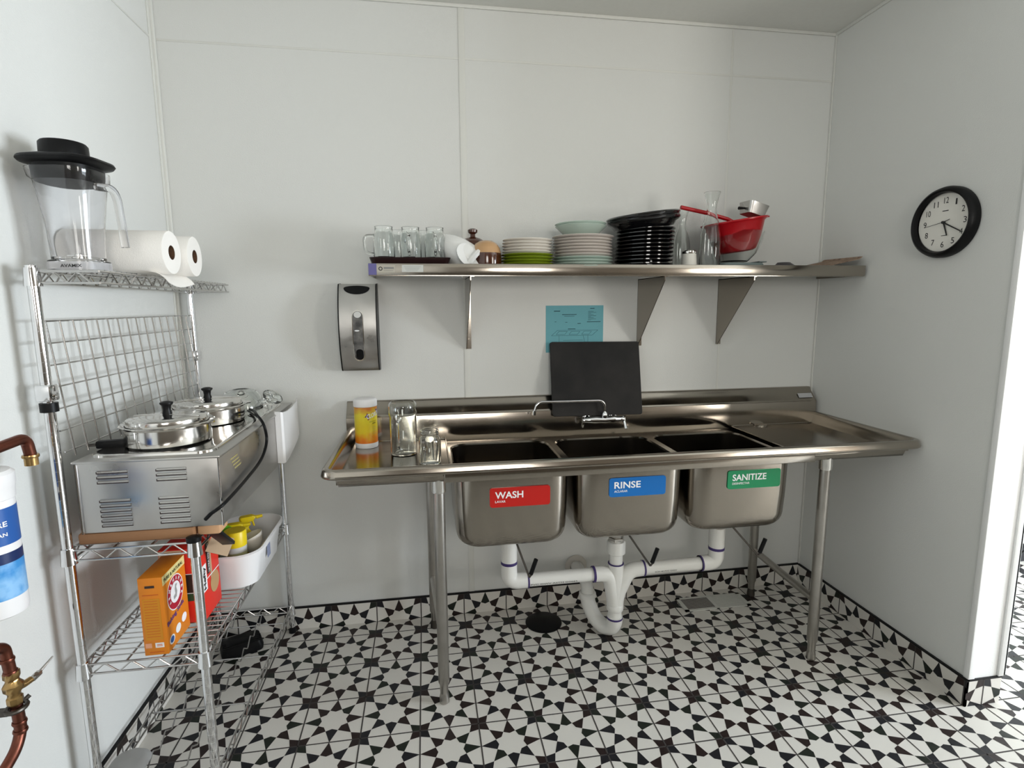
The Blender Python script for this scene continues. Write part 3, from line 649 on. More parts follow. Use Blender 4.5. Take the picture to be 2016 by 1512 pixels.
# ================================================================== WALL ITEMS
t = thing('cup_dispenser', 'tall narrow brushed metal wall dispenser left of the shelf', 'dispenser', (-.625, 0, 1.37))
def arcprof(zz):  # curved front: bulge in profile
    k = (zz-1.190)/(1.555-1.190); return -.055-.052*math.sin(PI*min(max(k, 0), 1))**.7
zs = [1.190+(.365)*i/72 for i in range(73)]
pts = [(arcprof(z_), z_) for z_ in zs]
q = MB(); q.prism([(0, 1.190)]+pts+[(0, 1.555)], -.698, -.550, 'x'); q.build('body', M_steelv, t, sharp=30)
q = MB()
for xx in (-.7025, -.5495): q.prism([(0, 1.186)]+[(a-.003, b) for a, b in pts]+[(0, 1.559)], xx, xx+.004, 'x')
q.build('side_edge', M_black, t)
def on_front(x, z_, d=.0008): return (x, arcprof(z_)-d, z_)
def patch(outline, m_, nm, d=.0008, lab=None):
    dn = []
    for i in range(len(outline)):
        a, b = outline[i], outline[(i+1) % len(outline)]; k_ = max(1, int(math.hypot(b[0]-a[0], b[1]-a[1])/.006))
        dn += [(a[0]+(b[0]-a[0])*j/k_, a[1]+(b[1]-a[1])*j/k_) for j in range(k_)]
    outline = dn
    cx = sum(p[0] for p in outline)/len(outline); cz = sum(p[1] for p in outline)/len(outline)
    vs = []; fs = []; K = 28; n = len(outline)
    for i in range(n):
        for j in range(K): s_ = 1-j/K*.995; vs.append(on_front(cx+(outline[i][0]-cx)*s_, cz+(outline[i][1]-cz)*s_, d))
    for i in range(n):
        i2 = (i+1) % n
        for j in range(K-1): fs.append((i*K+j, i2*K+j, i2*K+j+1, i*K+j+1))
    fs.append(tuple(i*K+K-1 for i in range(n)))
    q_ = MB(); q_.add(vs, fs); return q_.build(nm, m_, t)
patch([(-.626+.053*math.cos(a), 1.5375+(.010 if math.sin(a) > 0 else .026)*math.sin(a)) for a in [2*PI*k/28 for k in range(28)]], M_black, 'finger_hole')
patch(rrect(-.624, 1.340, .046, .214, .0225, 6), M_polish, 'window_frame', .0010)
patch(rrect(-.624, 1.340, .039, .205, .0193, 6), M_glassd, 'window_slot', .0018)
patch([(-.624+.015*math.cos(a), 1.428+.013*math.sin(a)) for a in [2*PI*k/20 for k in range(20)]], pmat('light_grey', (.62, .62, .60), .5), 'paper_end', .0026)
patch([(-.628+.010*math.cos(a), 1.362+.003*math.sin(a)) for a in [2*PI*k/16 for k in range(16)]], M_inkw, 'paper_fold', .0026)
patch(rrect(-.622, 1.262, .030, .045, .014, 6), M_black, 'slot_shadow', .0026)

t = thing('instruction_sheet', 'light blue paper with a line drawing taped above the cutting board', 'paper', (.33, 0, 1.36))
q = MB(); q.box(.196, .468, -.0012, -.0003, 1.245, 1.459); q.build('sheet', M_cyan, t)
q = MB(); yy = -.0016
def seg(a, b, w=.0012): q.tube([(a[0], yy, a[1]), (b[0], yy, b[1])], w/2, 4)
def par(x0, x1, z0, z1, sk): seg((x0, z0), (x1, z0)); seg((x0+sk, z1), (x1+sk, z1)); seg((x0, z0), (x0+sk, z1)); seg((x1, z0), (x1+sk, z1))
par(.222, .415, 1.322, 1.346, .028); par(.245, .285, 1.327, 1.341, .012); par(.305, .345, 1.327, 1.341, .012); par(.365, .400, 1.327, 1.341, .012)
seg((.258, 1.322), (.258, 1.280)); seg((.395, 1.322), (.395, 1.272)); seg((.275, 1.282), (.38, 1.282)); seg((.278, 1.300), (.372, 1.300)); seg((.372, 1.322), (.385, 1.275))
for a, b, z_, w in ((.234, .262, 1.434, .004), (.272, .34, 1.418, .003), (.282, .33, 1.411, .002), (.405, .425, 1.445, .003), (.30, .335, 1.352, .003), (.237, .245, 1.385, .002), (.287, .297, 1.383, .002), (.345, .36, 1.377, .003), (.36, .38, 1.262, .002), (.29, .34, 1.266, .002)): seg((a, z_), (b, z_), w)
for k in range(9): seg((.395, 1.432-k*.005), (.40+.035*(.6+.4*math.sin(k*2.1)), 1.432-k*.005), .0015)
seg((.39, 1.384), (.455, 1.384), .003); q.build('drawing', M_inkc, t)

q = MB(); Lb = .34; th = .013
Mb = Matrix.Translation((.418, -.098, .9615)) @ Matrix.Rotation(math.radians(-13.4), 4, 'X') @ Matrix.Rotation(math.radians(.6), 4, 'Y')
q.M = Mb; q.loft([[(x, y_, z_) for x, z_ in rrect(0, Lb/2-.0, .424-i_, Lb-i_, .012, 5)] for y_, i_ in ((-th/2, .002), (-th/2+.002, 0), (th/2-.002, 0), (th/2, .002))], cap0=True, cap1=True)
tag(q.build('cutting_board', M_board), 'black cutting board leaning on the wall behind the faucet', 'cutting board')

# clock on the right wall
ck = thing('wall_clock', 'round black framed analog clock on the right wall', 'clock', (XR, -.655, 1.752))
CM = Matrix.Translation((XR, -.655, 1.752)) @ Matrix(((0, 0, -1, 0), (-1, 0, 0, 0), (0, 1, 0, 0), (0, 0, 0, 1)))   # local x = -y world (right as seen), y = up, z = towards the room
q = MB(); q.M = CM; q.lathe([(.120, 0), (.127, .004), (.1275, .020), (.122, .034), (.114, .040), (.108, .036), (.1035, .022)], n=64, cap=False); q.build('frame', M_black, ck)
q = MB(); q.M = CM; q.lathe([(0, .014), (.106, .014), (.106, .010), (0, .002)], n=64, cap=False); fc = q.build('dial', M_face, ck)
ux = CM.to_3x3() @ Vector((1, 0, 0)); uy = CM.to_3x3() @ Vector((0, 1, 0))
for h in range(1, 13):
    a = PI/2-h*PI/6; r = .079; hgt = .021; w = .012 if h < 10 and h != 1 else (.006 if h == 1 else .018)
    c = CM @ Vector((r*math.cos(a)-w/2, r*math.sin(a)-hgt/2, .0145)); text(str(h), 'numeral', M_ink, fc, c, ux, uy, height=hgt, width=w, depth=.0003)
q = MB(); q.M = CM; q.box(-.012, .012, .040, .043, .0144, .0148); q.box(-.008, .012, -.048, -.046, .0144, .0148); q.build('dial_mark', M_ink, fc)
def hand(deg, l, back, w, z_, nm, m_):
    a = math.radians(90-deg); d = Vector((math.cos(a), math.sin(a), 0)); n = Vector((-d.y, d.x, 0)); q_ = MB(); q_.M = CM
    A = [-d*back-n*w/2, -d*back+n*w/2, d*l+n*w*.35, d*l-n*w*.35]; q_.add([p+Vector((0, 0, z_)) for p in A]+[p+Vector((0, 0, z_+.001)) for p in A], [(0, 1, 2, 3), (7, 6, 5, 4), (0, 4, 5, 1), (1, 5, 6, 2), (2, 6, 7, 3), (3, 7, 4, 0)]); q_.build(nm, m_, ck)
hand(160, .052, .0, .006, .018, 'hour_hand', M_ink); hand(119, .080, .0, .005, .020, 'minute_hand', M_ink); hand(262, .072, -.0, .0018, .022, 'second_hand', M_ink); hand(74, .028, 0, .003, .0215, 'second_tail', M_ink)
q = MB(); q.M = CM; q.cyl((0, 0, .014), (0, 0, .024), .005, n=16); q.build('hub', M_ink, ck)

# ================================================================== DRAINBOARD ITEMS
ZB = .8805
t = thing('wipes_canister', 'yellow and orange wipes canister with white cap on the left drainboard', 'canister', (-.604, -.150, ZB))
q = MB(); q.lathe([(0, 0), (.0455, 0), (.047, .004), (.047, .020), (.046, .022)], n=40, cap=False); q.build('base_band', M_white, t, world=False)
q = MB(); q.lathe([(.0462, .172), (.048, .174), (.048, .196), (.044, .203), (.040, .205), (.0, .205)], n=40, cap=False); q.build('cap', M_white, t, world=False)
q = MB(); q.lathe([(.0464, .021), (.0464, .173)], n=40, cap=False); lbm = q.build('lemon_label', M_clorox, t, world=False)
def wrap(outl, r, a0, nm, m_, parent, dr=.0003):
    q_ = MB(); q_.add([((r+dr)*math.sin(a0+x/r), -(r+dr)*math.cos(a0+x/r), z_) for x, z_ in outl], [tuple(range(len(outl)))]); return q_.build(nm, m_, parent, world=False, flat=True)
A0 = math.radians(38)
wrap([(-.034, .132), (-.020, .150), (.02, .166), (.040, .164), (.036, .138), (.010, .122), (-.016, .117)], .0464, A0, 'logo_panel', M_crimson, t, .0002)
wrap([(-.030, .133), (-.018, .147), (.02, .162), (.036, .160), (.032, .140), (.010, .126), (-.014, .121)], .0464, A0, 'logo_panel', M_purplei, t, .0005)
def wtext(body, nm, m_, parent, r, a0, z0, h, w, slope=0, dr=.0007, bold=.02, xoff=0):
    c = bpy.data.curves.new(nm, 'FONT'); c.body = body; c.size = 1; c.offset = bold; tt = bpy.data.objects.new(nm, c); COL.objects.link(tt)
    me = bpy.data.meshes.new_from_object(tt.evaluated_get(bpy.context.evaluated_depsgraph_get())); bpy.data.objects.remove(tt)
    xs = [v_.co.x for v_ in me.vertices]; ys = [v_.co.y for v_ in me.vertices]; x0, x1, y0_, y1 = min(xs), max(xs), min(ys), max(ys)
    q_ = MB(); vs = []
    for v_ in me.vertices:
        x = (v_.co.x-x0)/(x1-x0)*w+xoff; zz = z0+(v_.co.y-y0_)/(y1-y0_)*h+slope*x; a = a0+x/r; vs.append(((r+dr)*math.sin(a), -(r+dr)*math.cos(a), zz))
    q_.add(vs, [tuple(p.vertices) for p in me.polygons]); return q_.build(nm, m_, parent, world=False, flat=True)
wtext('CLOROX', 'lettering', M_inkw, t, .0464, A0, .129, .019, .066, .22, xoff=-.022)
wtext('disinfecting', 'lettering', M_ink, t, .0464, A0, .110, .005, .035, .12, xoff=-.012, bold=0); wtext('WIPES', 'lettering', M_ink, t, .0464, A0, .101, .006, .018, .12, xoff=0)
for k in range(4): wtext('lemon fresh', 'lettering', M_grey, t, .0464, A0, .088-k*.009, .004, .018, 0, xoff=.002, bold=0)
def glassjar(name, lb, cat, loc, prof_out, th=.0035, base=.008, rz=0):
    t_ = thing(name, lb, cat, loc, rz); inner = [(max(r-th, .001), z_) for r, z_ in reversed(prof_out[2:])]
    q_ = MB(); q_.lathe(prof_out+inner+[(0, base)], n=36, cap=False); q_.build('glass_body', M_glass, t_, world=False); return t_
t = glassjar('glass_tumbler', 'tall glass jar mug upside down between canister and small jar', 'mug', (-.446, -.285, ZB), [(0, 0), (.050, 0), (.052, .004), (.0525, .13), (.0525, .15), (.056, .158), (.056, .192), (.0545, .200), (.048, .208)])
q = MB(); q.tube(fillet([(-.010, -.051, .15), (-.018, -.085, .142), (-.018, -.085, .045), (-.010, -.051, .03)], .02, 6), .006, 10); q.build('handle', M_glass, t, world=False)
glassjar('mason_jar', 'small open glass jar in front on the left drainboard', 'jar', (-.344, -.440, ZB), [(0, 0), (.038, 0), (.041, .005), (.0415, .082), (.039, .098), (.032, .106), (.032, .110), (.0345, .112), (.032, .116), (.0345, .120), (.033, .126)])

# ================================================================== WIRE RACK
RX0, RX1, RY0, RY1 = -1.288, -.982, -.934, -.032
rk = thing('wire_rack', 'chrome wire shelving rack along the left wall', 'rack', ((RX0+RX1)/2, (RY0+RY1)/2, 0))
def post(x, y, z0, z1, nm='post'):
    q = MB(); q.cyl((x, y, z0), (x, y, z1), .0125, n=20)
    zz = z0+.03
    while zz < z1-.01: q.tube([(x+.0123*math.cos(a), y+.0123*math.sin(a), zz) for a in [2*PI*k/20 for k in range(20)]], .0005, 4, closed=True); zz += .0254
    o_ = q.build(nm, M_chrome, rk)
    f_ = MB(); f_.lathe([(.010, 0), (.016, .003), (.016, .018), (.009, .025), (.009, z0)], (x, y, 0), 16); f_.build('levelling_foot', M_black, o_)
    return o_
pLF = post(RX0, RY0, .03, 1.566); pLB = post(RX0, RY1, .03, 1.566); pRF = post(RX1, RY0, .03, .850); pRB = post(RX1, RY1, .03, 1.02)
def collar(x, y, zt, zb_, parent, r=.019, m_=M_chrome):
    q = MB(); q.lathe([(.0128, zb_), (r, zb_), (r-.003, zt), (.0128, zt)], (x, y, 0), 20, cap=False); q.build('collar', m_, parent)
def zig(mb, p0, p1, zt, zb_, n, r=.0022):
    p0 = Vector(p0); p1 = Vector(p1); pts = []
    for i in range(2*n+1):
        p = p0.lerp(p1, i/(2*n)); pts.append((p.x, p.y, zt if i % 2 else zb_))
    mb.tube(fillet(pts, .006, 2), r, 6)
def wire_shelf(zt, x0, x1, y0, y1, name='wire_shelf', deck=True, posts=None, h=.028, pitch=.0262, collars=True):
    zt -= .004; zb_ = zt-h; fr = MB()
    for a, b in (((x0, y0), (x1, y0)), ((x1, y0), (x1, y1)), ((x1, y1), (x0, y1)), ((x0, y1), (x0, y0))):
        fr.cyl((*a, zt), (*b, zt), .0031, n=8); fr.cyl((*a, zb_), (*b, zb_), .0031, n=8)
    for a, b in (((x0+.02, y0), (x1-.02, y0)), ((x0+.02, y1), (x1-.02, y1))): zig(fr, (*a, 0), (*b, 0), zt, zb_, max(2, round((x1-x0)/.082)))
    for xx in (x0, x1): zig(fr, (xx, y0+.02, 0), (xx, y1-.02, 0), zt, zb_, 14)
    o_ = fr.build(name, M_wire, rk)
    d = MB()
    if deck:
        k = int((y1-y0)/pitch)
        for i in range(1, k): yy_ = y0+(y1-y0)*i/k; d.cyl((x0, yy_, zt+.004), (x1, yy_, zt+.004), .0018, n=6)
        for fx in ((.35, .65) if x1-x0 > .25 else (.5,)): xx = x0+(x1-x0)*fx; d.cyl((xx, y0, zt+.0005), (xx, y1, zt+.0005), .0028, n=6)
        d.build('deck_wires', M_wire, o_)
    if collars:
        for (px, py) in posts: collar(px, py, zt+.008, zb_-.008, o_)
    return o_
P4 = [(RX0, RY0), (RX0, RY1), (RX1, RY0), (RX1, RY1)]
wire_shelf(1.556, RX0, -1.140, RY0, RY1, 'top_wire_shelf', posts=P4[:2])
wire_shelf(.838, RX0, RX1, RY0, RY1, 'middle_wire_shelf', posts=P4)
wire_shelf(.512, RX0, RX1, RY0, RY1, 'lower_wire_shelf', posts=P4)
bs = wire_shelf(.130, RX0, RX1, RY0, RY1, 'bottom_wire_shelf', deck=False, posts=P4)
q = MB()
for xx in (-1.205, -1.095): zig(q, (xx, RY0, 0), (xx, RY1, 0), .126, .098, 11, .0025)
for yy in (-.62, -.36, -.14): q.cyl((RX0, yy, .112), (RX1, yy, .112), .0028, n=8)
q.build('cross_wires', M_wire, bs)
q = MB(); q.lathe([(.0128, 1.205), (.0195, 1.205), (.0195, 1.228), (.0128, 1.228)], (RX0, RY0, 0), 20, cap=False); q.build('black_sleeve', M_black, pLF)
for (x, y, z0) in ((RX0, RY0, 1.232), (RX0, RY1, 1.245)):
    q = MB(); q.box(x-.018, x+.018, y-.018, y+.018, z0, z0+.042, .005); q.build('post_clamp', M_chrome, pLF if y == RY0 else pLB)
q = MB(); q.lathe([(.0128, .838), (.0185, .838), (.0185, .850), (.0125, .852), (0, .853)], (RX1, RY0, 0), 20, cap=False); q.build('cap', M_black, pRF)
# leaning wire grid
gx0, gx1, gy0, gy1, gz0, gz1 = -1.2705, -1.302, -.885, -.054, 1.078, 1.430
gr = thing('wire_grid_panel', 'wire grid panel standing between the rack posts at the left wall', 'grid', (-1.28, -.48, 1.078))
q = MB(); NV, NH = 16, 7
for i in range(NV): yy = gy0+(gy1-gy0)*i/(NV-1); q.cyl((gx0, yy, gz0), (gx1, yy, gz1), .0023, n=6)
for j in range(NH): k = (j+.32)/(NH-.68); q.cyl((gx0+(gx1-gx0)*k-.002, gy0-.036, gz0+(gz1-gz0)*k), (gx0+(gx1-gx0)*k-.002, gy1+.012, gz0+(gz1-gz0)*k), .0023, n=6)
q.build('wire_mesh', M_wire, gr)

# food warmer on a wooden board
q = MB(); q.box(-1.272, -.988, -.918, -.30, .8405, .871, .006); tag(q.build('wood_board', M_wood), 'brown wooden board under the food warmer on the middle shelf', 'board')
q = MB(); q.box(-.984, -.925, -.905, -.84, .8405, .8705, .007); tag(q.build('wood_strip', pmat('pale_wood', (.55, .32, .17), .6)), 'short pale wooden piece beside the board under the warmer', 'wood')
fw = thing('food_warmer', 'large stainless countertop food warmer on the middle shelf', 'food warmer', (-1.09, -.5, .871))
WX0, WX1, WY0, WY1, WZ0, WZ1 = -1.256, -.908, -.920, -.110, .872, 1.066
q = MB(); q.box(WX0, WX1, WY0, WY1, WZ0, WZ1, .003); q.box(WX0-.006, WX1+.006, WY0-.006, WY1+.006, WZ1-.004, WZ1+.003, .0025)
q.build('housing', M_steelv, fw)
for xx in (-1.205, -1.062):
    for grp_ in ([1.038-.0135*k for k in range(3)], [.960-.0135*k for k in range(6)]):
        q = MB()
        for zl in grp_: q.tube([(xx, WY0-.0005, zl), (xx+.072, WY0-.0005, zl)], [.0030, .0030], 8)
        q.box(xx-.001, xx+.073, WY0-.0004, WY0+.001, grp_[-1]-.006, grp_[0]+.004)
        lo_ = q.build('louvre_panel', M_steelv, fw)
        for zl in grp_: q = MB(); q.box(xx-.002, xx+.072, WY0-.0014, WY0-.0003, zl-.0052, zl-.0034); q.box(xx-.003, xx+.003, WY0-.0018, WY0-.0003, zl-.0052, zl+.001); q.build('louvre_slot', M_darkbox, lo_)
for xx, rr in ((WX1-.001, .0022), (WX0+.001, .0035)): q = MB(); q.cyl((xx, WY0-.001, WZ0), (xx, WY0-.001, WZ1), rr, n=8); q.build('corner_edge', M_chrome, fw)
q = MB(); n = 8
q.loft([[(x, y, z_) for x, y in rrect(-1.088, -.515, .318-i_, .76-i_, .045, n)] for i_, z_ in ((0, WZ1+.003), (.002, WZ1+.009), (.012, WZ1+.011), (.03, WZ1+.009))], cap1=True); q.build('adapter_plate', M_polish, fw, sharp=50)
q = MB()
for k in range(4): q.box(WX1-.0005, WX1+.0008, -.835+.01*k, -.775+.008*k, 1.030-k*.011, 1.034-k*.011)
q.build('warning_label', pmat('faded_yellow', (.35, .30, .12), .6), fw)
def pot(lb, x, y, first=None, rz=0):
    if first: return dup(first, (x, y, WZ1+.0115), lb, (0, 0, rz))
    t_ = thing('round_inset_pot', lb, 'pot', (x, y, WZ1+.0115), group='round covered pots in the warmer')
    q_ = MB(); q_.lathe([(.106, 0), (.110, .001), (.111, .012), (.110, .046), (.118, .052), (.1205, .055), (.118, .057), (.107, .054), (.105, .040), (.104, .002), (0, .001)], n=56, cap=False); b_ = q_.build('pot_body', M_polish, t_, world=False)
    for s_ in (-1, 1):
        q_ = MB(); q_.prism([(s_*.112, -.03), (s_*.130, -.018), (s_*.133, 0), (s_*.130, .018), (s_*.112, .03)], .051, .0555); q_.build('ear_handle', M_polish, t_, world=False)
    l_ = MB(); l_.lathe([(.104, .051), (.1055, .055), (.103, .069), (.099, .072), (.06, .075), (.02, .077), (0, .0775)], n=56, cap=False)
    l_.tube([(-.098, -.006, .0735), (-.05, -.006, .0765), (.05, -.006, .0765), (.100, -.006, .0735)], .0018, 6)
    lo_ = l_.build('lid', M_polish, t_, world=False)
    k_ = MB(); k_.lathe([(.012, .076), (.013, .081), (.0105, .090), (.012, .102), (.0175, .108), (.0175, .112), (.010, .115), (0, .116)], n=24); k_.build('lid_knob', M_black, lo_, world=False)
    return t_
p1 = pot('round steel pot with lid at the near end of the warmer', -1.100, -.745, rz=0)
p1.rotation_euler = (0, 0, math.radians(-12))
pot('round steel pot with lid at the middle of the warmer', -1.090, -.470, p1, math.radians(20))
# glass pieces at the far end of the warmer
ZW = WZ1+.012
t = glassjar('glass_lid_dish', 'clear glass dome at the far end of the warmer', 'glass dish', (-1.06, -.225, ZW), [(.072, 0), (.075, .0), (.074, .006), (.070, .040), (.055, .062), (.03, .07)], .003, .066)
t = thing('glass_ladle', 'small clear glass bowl with knob beside the dome on the warmer', 'glass bowl', (-.962, -.26, ZW), rot=(math.radians(20), math.radians(35), 0))
q = MB(); q.lathe([(0, .0), (.012, .0), (.018, .008), (.024, .022), (.036, .03), (.037, .034), (.033, .033), (.020, .024), (0, .008)], c=(0, 0, .026), n=28, cap=False); q.build('glass_body', M_glass, t, world=False)
t = thing('glass_stopper', 'clear glass stopper lying at the rear corner of the warmer', 'glass stopper', (-.985, -.165, ZW+.014), rot=(0, math.radians(80), math.radians(30)))
q = MB(); q.lathe([(0, -.04), (.008, -.04), (.010, 0), (.014, .006), (.008, .014), (.013, .03), (.010, .042), (0, .046)], n=20, cap=False); q.build('glass_body', M_glass, t, world=False)
# power cord and plug
t = thing('power_cord', 'black power cord hanging down the side of the warmer', 'cord', (-.895, -.55, 1.08))
q = MB(); pts = catmull([(-1.00, -.33, 1.086), (-.965, -.40, 1.092), (-.93, -.49, 1.095), (-.897, -.535, 1.068), (-.893, -.530, 1.01), (-.893, -.605, .967), (-.893, -.765, .950), (-.896, -.935, .940), (-.93, -.945, .915)], 8)
q.tube(pts, .0048, 10); q.tube(catmull([(-.93, -.945, .915), (-.938, -.944, .907), (-.945, -.942, .900)], 4), .0052, 10); q.tube(catmull([(-1.0, -.355, 1.086), (-.96, -.42, 1.083), (-.93, -.49, 1.088)], 6), .003, 8); q.build('cable', M_black, t)
t = thing('cord_plug', 'black electrical plug lying left of the near pot', 'plug', (-1.245, -.79, ZW+.004), rot=(0, 0, math.radians(8)))
q = MB(); q.box(-.024, .052, -.012, .012, -.010, .012, .005); q.build('plug_body', M_black, t, world=False)
q = MB(); q.box(-.046, -.024, -.008, -.006, -.002, .003); q.box(-.046, -.024, .006, .008, -.002, .003); q.build('prong', M_darkmetal, t, world=False)
# white bent plastic panel on the right rear post
q = MB(); pts = [(-.9065, -.358), (-.886, -.360), (-.879, -.354), (-.877, -.30), (-.877, -.22), (-.879, -.14), (-.884, -.098)]
tp = [1.079, 1.078, 1.075, 1.070, 1.071, 1.077, 1.086]; bt = [.884, .882, .884, .892, .908, .925, .934]
q.loft([[(x, y, b), (x, y, a), (x-.003, y+.003, a), (x-.003, y+.003, b)] for (x, y), a, b in zip(pts, tp, bt)], cap0=True, cap1=True)
tag(q.build('plastic_guard', M_white, sharp=30), 'white bent plastic panel fixed on the right side of the warmer', 'panel')

# top shelf: paper towels and blender pitcher
def towel(lb, y, x1, rzdeg=0, first=None):
    if first: return dup(first, (x1-.137, y, 1.6205), lb, (0, 0, math.radians(rzdeg)))
    t_ = thing('paper_towel_roll', lb, 'paper towel roll', (x1-.137, y, 1.6205), group='paper towel rolls')
    q_ = MB(); q_.lathe([(.0205, -.137), (.0605, -.137), (.0615, -.135), (.0615, .135), (.0605, .137), (.0205, .137)], n=44, axis=(1, 0, 0), cap=False); q_.build('paper_roll', M_paper, t_, world=False)
    q_ = MB(); q_.lathe([(.0205, .1365), (.0205, -.1365), (.019, -.1365), (.019, .1365)], n=28, axis=(1, 0, 0), cap=False); q_.lathe([(.019, .05), (0, .05)], n=28, axis=(1, 0, 0), cap=False); q_.build('cardboard_core', M_tube, t_, world=False)
    return t_
r1 = towel('near paper towel roll behind the blender pitcher', -.69, -1.070)
towel('far paper towel roll, farther from the camera', -.5625, -1.058, 2, r1)
q = MB()
prs = [(-1.115, 1.5640), (-1.100, 1.5615), (-1.088, 1.5560), (-1.076, 1.5450), (-1.068, 1.5340)]
q.loft([[(x-.006*math.sin(PI*k/6), -.735+.030*k, z_-.012*math.sin(PI*k/6)*(i_/4)+.0) for k in range(7)]+[(x-.006*math.sin(PI*k/6)+.0012, -.735+.030*k, z_+.0012-.012*math.sin(PI*k/6)*(i_/4)) for k in range(6, -1, -1)] for i_, (x, z_) in enumerate(prs)], cap0=True, cap1=True)
tag(q.build('loose_towel_sheet', M_paper), 'loose white paper sheet hanging over the top shelf edge', 'paper')
bl = thing('blender_pitcher', 'clear blender pitcher with black lid on the top rack shelf', 'blender jar', (-1.232, -.838, 1.5575), rz=math.radians(-6))
bl.scale = (.93, .93, .95)
# square-ish jar, loft of rounded squares
def sq(w, d, r, z_, cx=0): return [(cx+x, y, z_) for x, y in rrect(0, 0, w, d, r, 6)]
out = [sq(.132, .132, .050, 0), sq(.132, .132, .052, .026), sq(.118, .118, .050, .030), sq(.118, .118, .048, .06), sq(.124, .124, .050, .12), sq(.140, .140, .055, .19), sq(.152, .152, .06, .232), sq(.166, .160, .06, .240, -.002), sq(.172, .162, .06, .262, -.004)]
inn = [sq(.164, .154, .056, .262, -.004), sq(.158, .152, .056, .242, -.002), sq(.144, .144, .055, .230), sq(.133, .133, .05, .19), sq(.117, .117, .046, .12), sq(.110, .110, .044, .06), sq(.108, .108, .044, .036)]
q = MB(); q.loft(out+inn, cap0=True, cap1=True); q.build('jar', M_plasticclear, bl, world=False, sharp=55)
q = MB(); q.M = None
q.tube(fillet([(.072, -.012, .222), (.118, -.016, .216), (.130, -.018, .19), (.140, -.020, .062)], .022, 6), [.0105]*16, 12); q.build('handle', M_plasticclear, bl, world=False)
q = MB(); q.loft([sq(.1335, .1335, .050, .003), sq(.1335, .1335, .052, .023)], cap0=False); q.build('base_collar', pmat('frosted_clear', (.80, .80, .82), .25, trans=.7), bl, world=False)
q = MB(); q.lathe([(0, .034), (.012, .034), (.012, .044), (.004, .048), (0, .048)], n=16); q.box(-.03, .03, -.004, .004, .040, .043); q.build('blade', M_polish, bl, world=False)
text('AVAMIX', 'lettering', M_ink, bl, chain_world(bl) @ Vector((-.005, -.067, .007)), chain_world(bl).to_3x3() @ Vector((1, 0, 0)), (0, 0, 1), height=.008, width=.052, bold=.02, depth=.0012)
q = MB(); q.loft([sq(.146, .142, .054, .232, -.003), sq(.150, .146, .055, .272, -.003), sq(.194, .168, .06, .278, -.004), sq(.204, .178, .065, .284, -.004), sq(.196, .172, .06, .290, -.004), sq(.14, .13, .05, .298, -.004), sq(.112, .112, .055, .300, -.008), sq(.110, .110, .054, .330, -.008), sq(.102, .102, .05, .335, -.008)], cap0=True, cap1=True); q.build('lid', M_black, bl, world=False, sharp=50)

# lower shelf boxes, basket
def boxthing(name, lb, cat, x0, x1, y0, y1, z0, z1, m_, bev=.0015):
    t_ = thing(name, lb, cat, ((x0+x1)/2, (y0+y1)/2, z0)); q_ = MB(); q_.box(x0, x1, y0, y1, z0, z1, bev); q_.build('carton', m_, t_); return t_
ZL = .5145
t = boxthing('baking_soda_box', 'orange baking soda box standing on the lower wire shelf', 'box', -1.135, -1.074, -.930, -.790, ZL, ZL+.225, M_orange)
q = MB(); yf = -.9303
q.mi = 0; q.box(-1.128, -1.084, yf-.0003, yf, ZL+.045, ZL+.165); q.mi = 1; q.box(-1.118, -1.094, yf-.0003, yf, ZL+.196, ZL+.203); q.mi = 2; q.box(-1.106, -1.084, yf-.0004, yf, ZL+.022, ZL+.036); q.mi = 3; q.box(-1.131, -1.115, yf-.0004, yf, ZL+.022, ZL+.036)
for k in range(14): q.mi = 4; q.box(-1.124, -1.090, yf-.0006, yf, ZL+.158-k*.008, ZL+.1595-k*.008)
q.box(-1.126, -1.086, yf-.0006, yf, ZL+.175, ZL+.1775); q.box(-1.122, -1.085, yf-.0006, yf, ZL+.008, ZL+.010); q.box(-1.102, -1.088, yf-.0007, yf, ZL+.026, ZL+.028); q.box(-1.102, -1.088, yf-.0007, yf, ZL+.030, ZL+.032)
q.build('side_print', [pmat('amber_panel', (.62, .24, .008), .5), M_darkbox, M_inkw, pmat('pink_patch', (.75, .35, .2), .5), M_orange2], t)
xf = -1.0737
def side_poly(pts_, m_, nm, d): q_ = MB(); q_.add([(xf+d, y, z_) for y, z_ in pts_], [tuple(range(len(pts_)))]); return q_.build(nm, m_, t, flat=True)
side_poly([(-.929, ZL+.198), (-.791, ZL+.198), (-.791, ZL+.224), (-.929, ZL+.224)], M_paleyel, 'yellow_strip', .0001)
cy, cz = -.862, ZL+.147
ell = lambda rr, n_=40: [(cy+rr*math.cos(2*PI*k/n_), cz+rr*math.sin(2*PI*k/n_)) for k in range(n_)]
side_poly(ell(.050), M_inkw, 'logo_ring', .0002); side_poly(ell(.047), M_crimson, 'logo_ring', .0004); side_poly(ell(.030), M_inkw, 'logo_disc', .0006)
side_poly([(cy-.012, cz-.018), (cy+.004, cz-.016), (cy+.010, cz-.002), (cy+.006, cz+.012), (cy+.014, cz+.020), (cy+.002, cz+.022), (cy-.004, cz+.010), (cy-.002, cz-.004), (cy-.014, cz-.008)], M_grey, 'logo_arm', .0008)
for k, ch in enumerate('ARM&HAMMER'):
    a = math.radians(205-k*26); c = Vector((xf+.0006, cy+.0385*math.cos(a), cz+.0385*math.sin(a))); uu = Vector((0, math.sin(a), -math.cos(a))); vv = Vector((0, math.cos(a), math.sin(a)))
    text(ch, 'logo_letter', M_inkw, t, c-uu*.004-vv*.005, uu, vv, height=.0105, width=.008, bold=.03, depth=.0004)
text('PURE & NATURAL', 'lettering', M_dgreen, t, (xf+.0002, -.920, ZL+.205), (0, 1, 0), (0, 0, 1), height=.010, width=.115, bold=.02)
